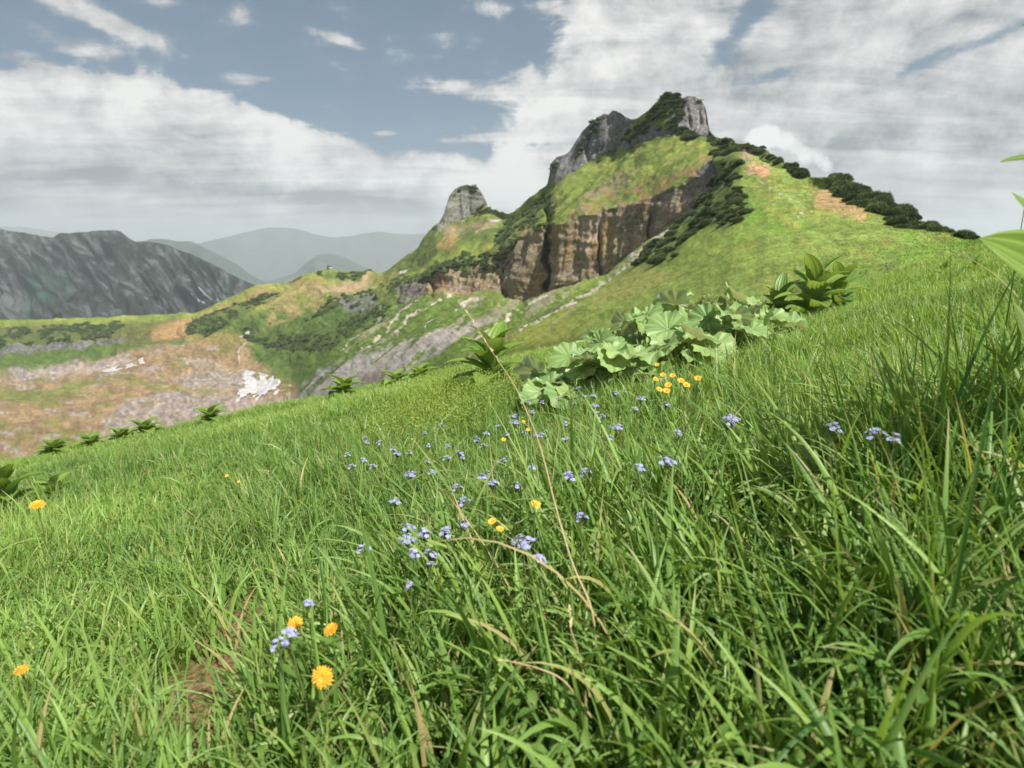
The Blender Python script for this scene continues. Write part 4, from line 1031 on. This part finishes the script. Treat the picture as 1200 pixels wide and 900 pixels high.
def fmn_proto(seed, n, size):
    r = np.random.RandomState(seed); root = empty('forget_me_not', (0, 0, 0))
    H = .27; pts = np.array([[0, 0, 0], [r.uniform(-.01, .01), .005, H * .5], [r.uniform(-.02, .02), r.uniform(-.02, .02), H * .93]])
    t = np.linspace(0, 1, 7); pt = np.stack([np.interp(t, [0, .5, 1], pts[:, i]) for i in range(3)], -1)
    MB().tube(pt, np.linspace(.0018, .001, 7), 5, .4).build('stem', fs_m, root)
    for j in range(3):
        a = r.uniform(0, 6.28); z0 = H * (.25 + .2 * j); q = MB()
        d = np.array([[math.cos(a) * .7, math.sin(a) * .7, .7]]); nn = np.array([[-.7 * math.cos(a), -.7 * math.sin(a), .7]])
        leafquads(np.array([[np.interp(z0, pt[:, 2], pt[:, 0]), np.interp(z0, pt[:, 2], pt[:, 1]), z0]]), d, nn, np.array([.05]), np.array([.014]), np.array([.5]), q, 5)
        q.build('leaf', herb_m, root)
    top = pt[-1]; hd = MB(); ey = MB(); tw = MB()
    for i in range(n):
        a = r.uniform(0, 6.28); q = math.sqrt(r.uniform(0, 1)) * size
        c = top + np.array([math.cos(a) * q, math.sin(a) * q, .014 + .012 * (1 - (q / size) ** 2) + r.uniform(-.004, .004)])
        tw.tube([top, (top + c) / 2 + [0, 0, -.002], c], [.0007, .0006, .0005], 4, .3)
        nv = np.array([math.cos(a) * q / size * .8 + r.uniform(-.3, .3), math.sin(a) * q / size * .8 + r.uniform(-.3, .3) - .25, 1.0])
        petal_fan(hd, c, nv, .0050 * r.uniform(.85, 1.15), 5, .42, .12, r.uniform(.2, .9), r, r.uniform(0, 1))
        nv /= np.linalg.norm(nv); ey.box(c + nv * .0007, (.0014, .0014, .001))
    h = hd.build('blossoms', blue_m, root, False); ey.build('blossom_eyes', eye_m, h, False); tw.build('flower_stalks', fs_m, root)
    return root
fp = [fmn_proto(1, 16, .015), fmn_proto(2, 11, .012), fmn_proto(3, 22, .019), fmn_proto(4, 8, .010)]
c5 = [(355,445,2),(85,480,1),(100,497,0),(150,503,0),(167,520,1),(15,550,1),(40,578,1),(98,562,1),(120,578,1),(305,467,1),(185,545,0),(205,535,0),(230,540,1),(240,605,2),(307,605,2),(378,510,1),(378,548,1),(405,543,0),(440,555,1),(297,560,1),(318,515,1),(515,465,0),(537,440,0),(603,405,2),(603,427,2),(567,475,0),(457,492,1),(478,490,0),(505,507,1),(590,560,2),(675,577,0),(467,615,0),(498,602,1),(520,630,0),(418,665,0),(590,655,1),(450,712,0),(200,697,0),(220,800,2),(215,835,2),(97,855,1),(400,787,0),(408,812,0),(645,830,2),(857,773,0),(318,825,1),(835,612,0),(870,610,0),(960,440,2),(940,485,2),(770,483,0),(695,470,2),(668,357,0),(720,360,0),(768,352,0),(815,365,1),(845,310,2),(845,340,0),(893,335,0),(960,330,2),(883,370,2),(882,397,0),(1050,343,2),(1125,370,0),(1125,565,2),(1080,590,1),(685,397,1),(1045,380,1),(920,405,1),(290,893,1),(640,460,1),(800,440,1)]
pts_ = [(400 + a / 3, 350 + b2 / 3, k) for a, b2, k in c5] + [(800 + a / 3, 350 + b2 / 3, k) for a, b2, k in [(155,410,2),(155,430,2),(5,465,1),(570,445,0),(710,475,0),(705,468,1)]] + \
       [(a / 3, 600 + b2 / 3, k) for a, b2, k in [(1120,300,3),(1000,425,1),(1062,412,3)]] + [(400 + a / 3, 600 + b2 / 3, k) for a, b2, k in [(290,155,0),(217,262,3),(730,170,3),(300,165,3)]]
used = [False] * 4
for i, (a, b2, k) in enumerate(pts_):
    h_ = hit(a, b2, .285)
    if h_ is None: continue
    src = fp[k]; o = src if not used[k] else copy_tree(src); used[k] = True
    s_ = (1.0 + .05 * max(0, h_[1] - 1.2)) * RS.uniform(.75, 1.1) 
    o.location = (h_[0], h_[1], gz(h_[0], h_[1])); o.rotation_euler = (0, 0, RS.uniform(0, 6.28)); o.scale = (s_ * 1.2, s_ * 1.2, 1.03)
    if a < 420 and b2 > 690: lab = 'small blue forget-me-not at the dandelions, lower left'; g = 'forget-me-nots at the dandelions'
    elif b2 < 490 and a > 600 and a < 800: lab = 'blue forget-me-not in the grass right below the butterbur leaves'; g = 'forget-me-nots below the butterbur'
    elif a > 790: lab = 'blue forget-me-not standing apart in the long grass on the right'; g = 'forget-me-nots in the long grass on the right'
    elif b2 > 600: lab = 'blue forget-me-not in the scattered lower group below the yellow buttercups'; g = 'lower scattered forget-me-nots'
    elif a < 555: lab = 'blue forget-me-not in the dense group left of the dry stalk'; g = 'forget-me-nots in the dense left group'
    else: lab = 'blue forget-me-not in the middle group beside the dry stalk'; g = 'forget-me-nots beside the dry stalk'
    tag(o, lab, 'forget-me-not', g)

def composite(px, py, h, R, kind, label, cat, group=None, face=(0, -.5, .85), seed=1):
    r = np.random.RandomState(seed); h_ = hit(px, py, h); g = float(gz(h_[0], h_[1])); H = h_[2] - g
    root = empty('yellow_flower' if kind == 'cup' else 'dandelion', (h_[0], h_[1], g), label, cat, group)
    nv = np.array(face, float); nv /= np.linalg.norm(nv); top = np.array([0, 0, H])
    MB().tube([[r.uniform(-.03, .03), .03, 0], [0, .012, H * .5], top - nv * .006], [.0022, .0018, .0015], 6, .4).build('stem', fs_m, root)
    q = MB()
    if kind == 'cup':
        petal_fan(q, top, nv, R, 5, .50, .45, .5, r); petal_fan(q, top + nv * .0005, nv, R * .85, 5, .5, .6, .8, r, .6)
        q.build('petals', yel_m, root)
        MB().tube([top, top + nv * R * .35], [R * .28, R * .2], 8).build('flower_centre', yelc_m, root)
    else:
        for k, (rr, n, lf) in enumerate(((1, 20, .12), (.85, 18, .28), (.62, 15, .5), (.38, 11, .8))): petal_fan(q, top + nv * .001 * k, nv, R * rr, n, .10, lf, .35 + .15 * k, r, k * .17)
        q.build('petals', yel_m, root)
        MB().tube([top - nv * .007, top - nv * .002, top + nv * .001], [R * .12, R * .38, R * .34], 10).build('calyx', fs_m, root)
        MB().tube([top, top + nv * R * .3], [R * .2, R * .14], 9).build('flower_centre', yelc_m, root)
    return root
composite(378, 793, .21, .019, 'ray', 'large orange-yellow dandelion facing the camera, the lowest of the three', 'dandelion', face=(.1, -.85, .45), seed=1)
composite(346, 731, .22, .016, 'ray', 'orange-yellow dandelion behind a blue flower, leftmost of the three', 'dandelion', face=(0, -.5, .85), seed=2)
composite(388, 738, .22, .015, 'ray', 'orange-yellow dandelion seen half from the side, right of the blue flower', 'dandelion', face=(-.3, -.35, .85), seed=3)
composite(25, 786, .20, .015, 'ray', 'orange-yellow dandelion seen from the side at the lower left edge', 'dandelion', face=(.1, -.15, 1), seed=4)
composite(44, 592, .34, .034, 'ray', 'orange dandelion beside the dark hellebore at the left edge', 'dandelion', face=(.2, -.25, .9), seed=5)
composite(627, 592, .28, .012, 'cup', 'yellow buttercup just left of the dry stalk, largest of its trio', 'buttercup', face=(.2, -.6, .7), seed=6)
composite(577, 612, .27, .010, 'cup', 'yellow buttercup left of the trio near the dry stalk', 'buttercup', face=(-.2, -.4, .8), seed=7)
composite(586, 621, .27, .009, 'cup', 'smallest yellow buttercup of the trio near the dry stalk', 'buttercup', face=(.1, -.3, .9), seed=8)
composite(590, 516, .28, .012, 'cup', 'lone yellow buttercup in the middle of the forget-me-nots', 'buttercup', seed=9)
composite(613, 495, .28, .012, 'cup', 'left one of two small yellow buttercups below the butterbur', 'buttercup', seed=10)
composite(619, 504, .28, .011, 'cup', 'right one of two small yellow buttercups below the butterbur', 'buttercup', seed=11)
composite(266, 558, .25, .010, 'cup', 'pale yellow buttercup in the open grass on the left', 'buttercup', seed=12)
composite(280, 565, .25, .008, 'cup', 'small pale yellow buttercup beside another in the open grass on the left', 'buttercup', seed=13)
for i, (a, b2) in enumerate([(770,428),(777,440),(788,441),(783,452),(798,447),(772,457),(781,459),(818,444),(804,452),(768,445)]):
    composite(a, b2,   .26, .018, 'cup', 'golden marsh marigold in the bright cluster below the butterbur leaves', 'marsh marigold', 'golden marigolds below the butterbur', seed=20 + i, face=(RS.uniform(-.3, .3), -.55, .8))

# ---- the long dry stalk and a few straw-coloured blades
straw_m = leafy('dry_straw', (.38, .28, .14), (.60, .46, .27), .1, .6, .3, nscale=30)
def stalk(pp, r0, label):
    p_ = np.array([at(a, b2, Y) for a, b2, Y in pp]); g = float(gz(p_[0][0], p_[0][1]))
    p_[0][2] -= .05
    t = np.linspace(0, len(p_) - 1, len(p_) * 4); q = np.stack([np.interp(t, range(len(p_)), p_[:, i]) for i in range(3)], -1)
    for _ in range(3): q[1:-1] = (q[:-2] + 2 * q[1:-1] + q[2:]) / 4
    root = empty('dry_stalk', q[0], label, 'dry stalk')
    MB().tube(q - q[0], np.linspace(r0, r0 * .35, len(q)), 6, .6).build('stem', straw_m, root)
    # the thin tip carries a few husks
    hk = MB(); d = q[-1] - q[-3]; d /= np.linalg.norm(d)
    leafquads(np.repeat((q[-6:] - q[0]), 2, 0), d + RS.normal(0, .3, (12, 3)), np.cross(np.repeat(d[None], 12, 0), RS.normal(0, 1, (12, 3))), np.full(12, .010), np.full(12, .003), np.full(12, .7), hk, 2)
    hk.build('seed_husks', straw_m, root); return root
stalk([(700, 730, .92), (695, 712, .92), (675, 672, .96), (664, 640, 1.0), (650, 590, 1.05), (640, 548, 1.1), (630, 512, 1.14), (618, 484, 1.18), (603, 450, 1.24), (580, 418, 1.32), (549, 368, 1.42)], .0017, 'long bent pale dry stalk rising from the grass in the middle of the meadow')
stalk([(692, 782, .86), (676, 758, .86), (668, 736, .87), (668, 715, .9)], .0011, 'short curved dry stalk just below the long one')
stalk([(694, 806, .84), (660, 794, .82), (625, 781, .81), (592, 774, .80)], .0016, 'straw-coloured blade lying across the grass below the dry stalk')

# ================================================================== WORLD, SUN, HAZE
AZ, EL = math.radians(143), math.radians(53)
w = bpy.data.worlds.new('World'); scene.world = w; w.use_nodes = True
nt = w.node_tree; nt.nodes.clear(); b = NB(nt)
tcn = b.n('ShaderNodeTexCoord').outputs['Generated']
sp_ = b.n('ShaderNodeSeparateXYZ'); nt.links.new(tcn, sp_.inputs[0]); dx, dy, dz = sp_.outputs
sky = b.n('ShaderNodeTexSky', sky_type='NISHITA'); sky.sun_disc = False; sky.sun_elevation = EL; sky.sun_rotation = AZ; sky.altitude = 1900; sky.air_density = 1.0; sky.dust_density = 1.5; sky.ozone_density = 1.5
zz = b.m('MAXIMUM', dz, 0.0)
inv = b.m('DIVIDE', 1.0, b.m('ADD', zz, .09))
cv = b.n('ShaderNodeCombineXYZ'); nt.links.new(b.m('MULTIPLY', dx, inv), cv.inputs[0]); nt.links.new(b.m('MULTIPLY', dy, inv), cv.inputs[1])
CV = cv.outputs[0]
# angular coordinates: azimuth (radians from the view axis) and elevation
az = b.m('ARCTAN2', dx, dy); el = b.m('ARCSINE', dz)
def azel(px, py):
    d = ray(px, py); d = d / np.linalg.norm(d); return math.atan2(d[0], d[1]), math.asin(d[2])
def blob(px, py, sx, sy, rot=0., amp=1.):
    """soft elliptic region of the sky round a direction"""
    a0, e0 = azel(px, py); c, s = math.cos(math.radians(rot)), math.sin(math.radians(rot))
    u = b.m('SUBTRACT', az, a0); v = b.m('SUBTRACT', el, e0)
    p = b.m('DIVIDE', b.m('ADD', b.m('MULTIPLY', u, c), b.m('MULTIPLY', v, s)), sx / F)
    q = b.m('DIVIDE', b.m('SUBTRACT', b.m('MULTIPLY', v, c), b.m('MULTIPLY', u, s)), sy / F)
    r2 = b.m('ADD', b.m('MULTIPLY', p, p), b.m('MULTIPLY', q, q))
    return b.m('MULTIPLY', b.m('EXPONENT', b.m('MULTIPLY', r2, -1)), amp)
def mapv(rot, sc, vec=CV, loc=(0, 0, 0)):
    m_ = b.n('ShaderNodeMapping'); nt.links.new(vec, m_.inputs[0]); m_.inputs['Rotation'].default_value = (0, 0, math.radians(rot)); m_.inputs['Scale'].default_value = sc; m_.inputs['Location'].default_value = loc
    return m_.outputs[0]
add = lambda *v: v[0] if len(v) == 1 else b.m('ADD', v[0], add(*v[1:]))
cn = lambda n_, k: b.m('MULTIPLY', b.m('SUBTRACT', n_, .5), k)
nA = b.noise(mapv(-38, (.55, 2.0, 1)), 1.1, 10, .60, .8)               # streaky high cloud
cA = b.noise(mapv(0, (1, 1, 1.5), tcn, (3, 1, 2)), 9., 10, .62, .5)    # billows
cB = b.noise(mapv(0, (1, 1, 3.4), tcn, (1, 5, 2)), 4.2, 9, .60, .6)    # flattened low banks
cC = b.noise(tcn, 26, 7, .6)
# upper edge of the low cloud bank on the left
def gy(px, sx, k): return b.m('MULTIPLY', b.m('EXPONENT', b.m('MULTIPLY', b.m('POWER', b.m('DIVIDE', b.m('SUBTRACT', az, azel(px, 150)[0]), sx / F), 2), -1)), k / F)
edge = add(azel(600, 178)[1], gy(235, 120, 42), gy(-60, 150, 40), gy(120, 60, 12), cn(cC, .025), cn(cA, .03))
below = b.m('SUBTRACT', edge, el)
bank = b.ss(-.012, .022, below)
right = b.ss(azel(560, 100)[0], azel(720, 100)[0], b.m('ADD', az, cn(cA, .4)))
beh = b.ss(.25, -.5, dy)
bias = add(-.34, b.m('MULTIPLY', bank, .95), b.m('MULTIPLY', right, .62), b.m('MULTIPLY', beh, .35), blob(700, 120, 120, 70, 0, .12), blob(1050, 200, 330, 110, 0, .4),
           blob(105, 15, 75, 11, -17, .6), blob(150, 36, 35, 6, -15, .4), blob(105, 58, 75, 11, -9, .55), blob(30, 72, 50, 11, -14, .55), blob(10, 98, 60, 8, -10, .45), blob(295, 93, 32, 6, 3, .48), blob(282, 13, 16, 11, 20, .42), blob(392, 44, 32, 5, -14, .46),
           blob(210, 5, 50, 9, -5, .3), blob(560, 8, 55, 13, 0, .5), blob(545, 103, 52, 9, 0, .52), blob(600, 85, 30, 14, 0, .2), blob(560, 161, 45, 5, 4, .5), blob(455, 157, 18, 4, 0, .45), blob(400, 5, 20, 9, 0, .25),
           blob(620, 170, 24, 8, 0, -.4), blob(600, 130, 24, 14, 0, -.2), blob(862, 40, 52, 15, 48, -.62), blob(900, 8, 30, 12, 30, -.2), blob(1150, 50, 60, 7, 18, -.5), blob(1080, 72, 26, 5, 25, -.35), blob(900, 92, 36, 8, 10, -.35), blob(640, 60, 40, 18, 60, -.25))
fld = add(cn(nA, 1.2), cn(cA, 1.3), cn(cB, .6), cn(cC, .45), bias)
cov = b.m('ADD', b.m('MULTIPLY', b.ss(-.16, .26, fld), .86), b.m('MULTIPLY', b.ss(-.5, .5, fld), .14))
top_ = add(b.m('MULTIPLY', b.m('MULTIPLY', b.ss(-.01, .02, below), b.ss(.12, .03, below)), .30), blob(600, 215, 50, 30, 20, .45), blob(110, 220, 35, 9, 0, .35), blob(700, 60, 90, 60, 25, .28), blob(740, 165, 120, 30, 0, .18),
            blob(560, 8, 50, 14, 0, .2), blob(545, 100, 50, 12, 0, .25), blob(90, 40, 160, 50, -15, .15), blob(960, 90, 140, 30, 20, .16))
drk_ = add(blob(930, 205, 95, 40, -15, .32), blob(880, 120, 90, 16, 0, .12), blob(330, 226, 110, 9, -3, .42), blob(470, 240, 70, 12, 0, .30), blob(60, 212, 110, 7, 0, .2), blob(1130, 190, 170, 70, 10, .14), blob(1000, 235, 160, 30, 0, .16), blob(240, 252, 150, 6, 0, .2), blob(950, 30, 90, 30, 40, .14), blob(120, 205, 90, 5, 4, .15))
br_ = add(cn(cA, 1.7), cn(cB, 1.1), cn(nA, 1.3), cn(cC, 1.1), top_, .45, b.m('MULTIPLY', drk_, -1.0))
br_ = b.m('ADD', 0.0, br_, clamp=True)
CLOUD_DARK, CLOUD_BRIGHT = (1.25, 1.34, 1.46), (5.3, 5.2, 5.05)
ccol = b.mix(br_, CLOUD_DARK, CLOUD_BRIGHT)
cn2 = b.noise(tcn, 34, 6, .6)
cumf = add(blob(897, 160, 22, 14, 0, .62), blob(880, 166, 14, 9, 0, .3), blob(925, 172, 28, 12, -25, .55), blob(965, 192, 34, 10, -30, .40), cn(cn2, 1.3))
cum = b.ss(.36, .50, cumf)
ccol = b.mix(b.m('MULTIPLY', cum, b.ss(.3, .75, b.m('ADD', cumf, cn(cC, 1.2)))), ccol, (5.4, 5.35, 5.2))
cov = b.m('MAXIMUM', cov, cum)
# blue, with a touch of thin veil
skyc = b.mix(.80, sky.outputs[0], (.55, .90, 1.15))
hz = b.ss(.07, -.01, dz)
fin = b.mix(b.m('MULTIPLY', cov, .96), skyc, ccol)
fin = b.mix(b.m('MULTIPLY', hz, .75), fin, (1.45, 1.6, 1.7))
bg = b.n('ShaderNodeBackground'); nt.links.new(fin, bg.inputs[0]); bg.inputs[1].default_value = .10
wo = b.n('ShaderNodeOutputWorld'); nt.links.new(bg.outputs[0], wo.inputs[0])
try: w.cycles.sampling_method = 'AUTOMATIC'
except Exception: pass

Sd = Vector((math.sin(AZ) * math.cos(EL), math.cos(AZ) * math.cos(EL), math.sin(EL)))
sl_ = bpy.data.lights.new('sun', 'SUN'); sl_.energy = 4.6; sl_.angle = math.radians(.53); sl_.color = (1, .955, .88)
so = bpy.data.objects.new('sun', sl_); C.objects.link(so); so.rotation_euler = Sd.to_track_quat('Z', 'Y').to_euler(); so.location = (0, 0, 100)

hm_, nt = newmat('haze_air'); b = NB(nt)
pv = b.n('ShaderNodeVolumePrincipled'); pv.inputs['Color'].default_value = (.86, .93, 1.0, 1); pv.inputs['Density'].default_value = HAZE_D = 7.0e-5; pv.inputs['Anisotropy'].default_value = .2
o_ = b.n('ShaderNodeOutputMaterial'); nt.links.new(pv.outputs[0], o_.inputs['Volume'])
hb = MB().box((0, 0, (-990 + 900) / 2), (46000, 46000, 1890)).build('haze', hm_, None, False)
tag(hb, 'thin blue-grey mountain haze over the far ranges', 'haze', kind='stuff')

cam = bpy.data.cameras.new('camera'); co = bpy.data.objects.new('camera', cam); C.objects.link(co)
co.rotation_euler = (math.radians(90) - TH, 0, 0); cam.sensor_width = 36; cam.lens = F / 1200 * 36; cam.clip_start = .02; cam.clip_end = 80000
cam.dof.use_dof = True; cam.dof.focus_distance = 2.6; cam.dof.aperture_fstop = 4.5
scene.camera = co

scene.render.engine = 'CYCLES'
scene.cycles.use_denoising = True
scene.cycles.max_bounces = 6; scene.cycles.diffuse_bounces = 3; scene.cycles.transmission_bounces = 3; scene.cycles.transparent_max_bounces = 6; scene.cycles.volume_bounces = 1; scene.cycles.glossy_bounces = 2
scene.cycles.caustics_reflective = False; scene.cycles.caustics_refractive = False
vs = scene.view_settings; vs.view_transform = 'Standard'; vs.look = 'None'; vs.exposure = .85; vs.gamma = 1
scene.render.resolution_x = 1024; scene.render.resolution_y = 768
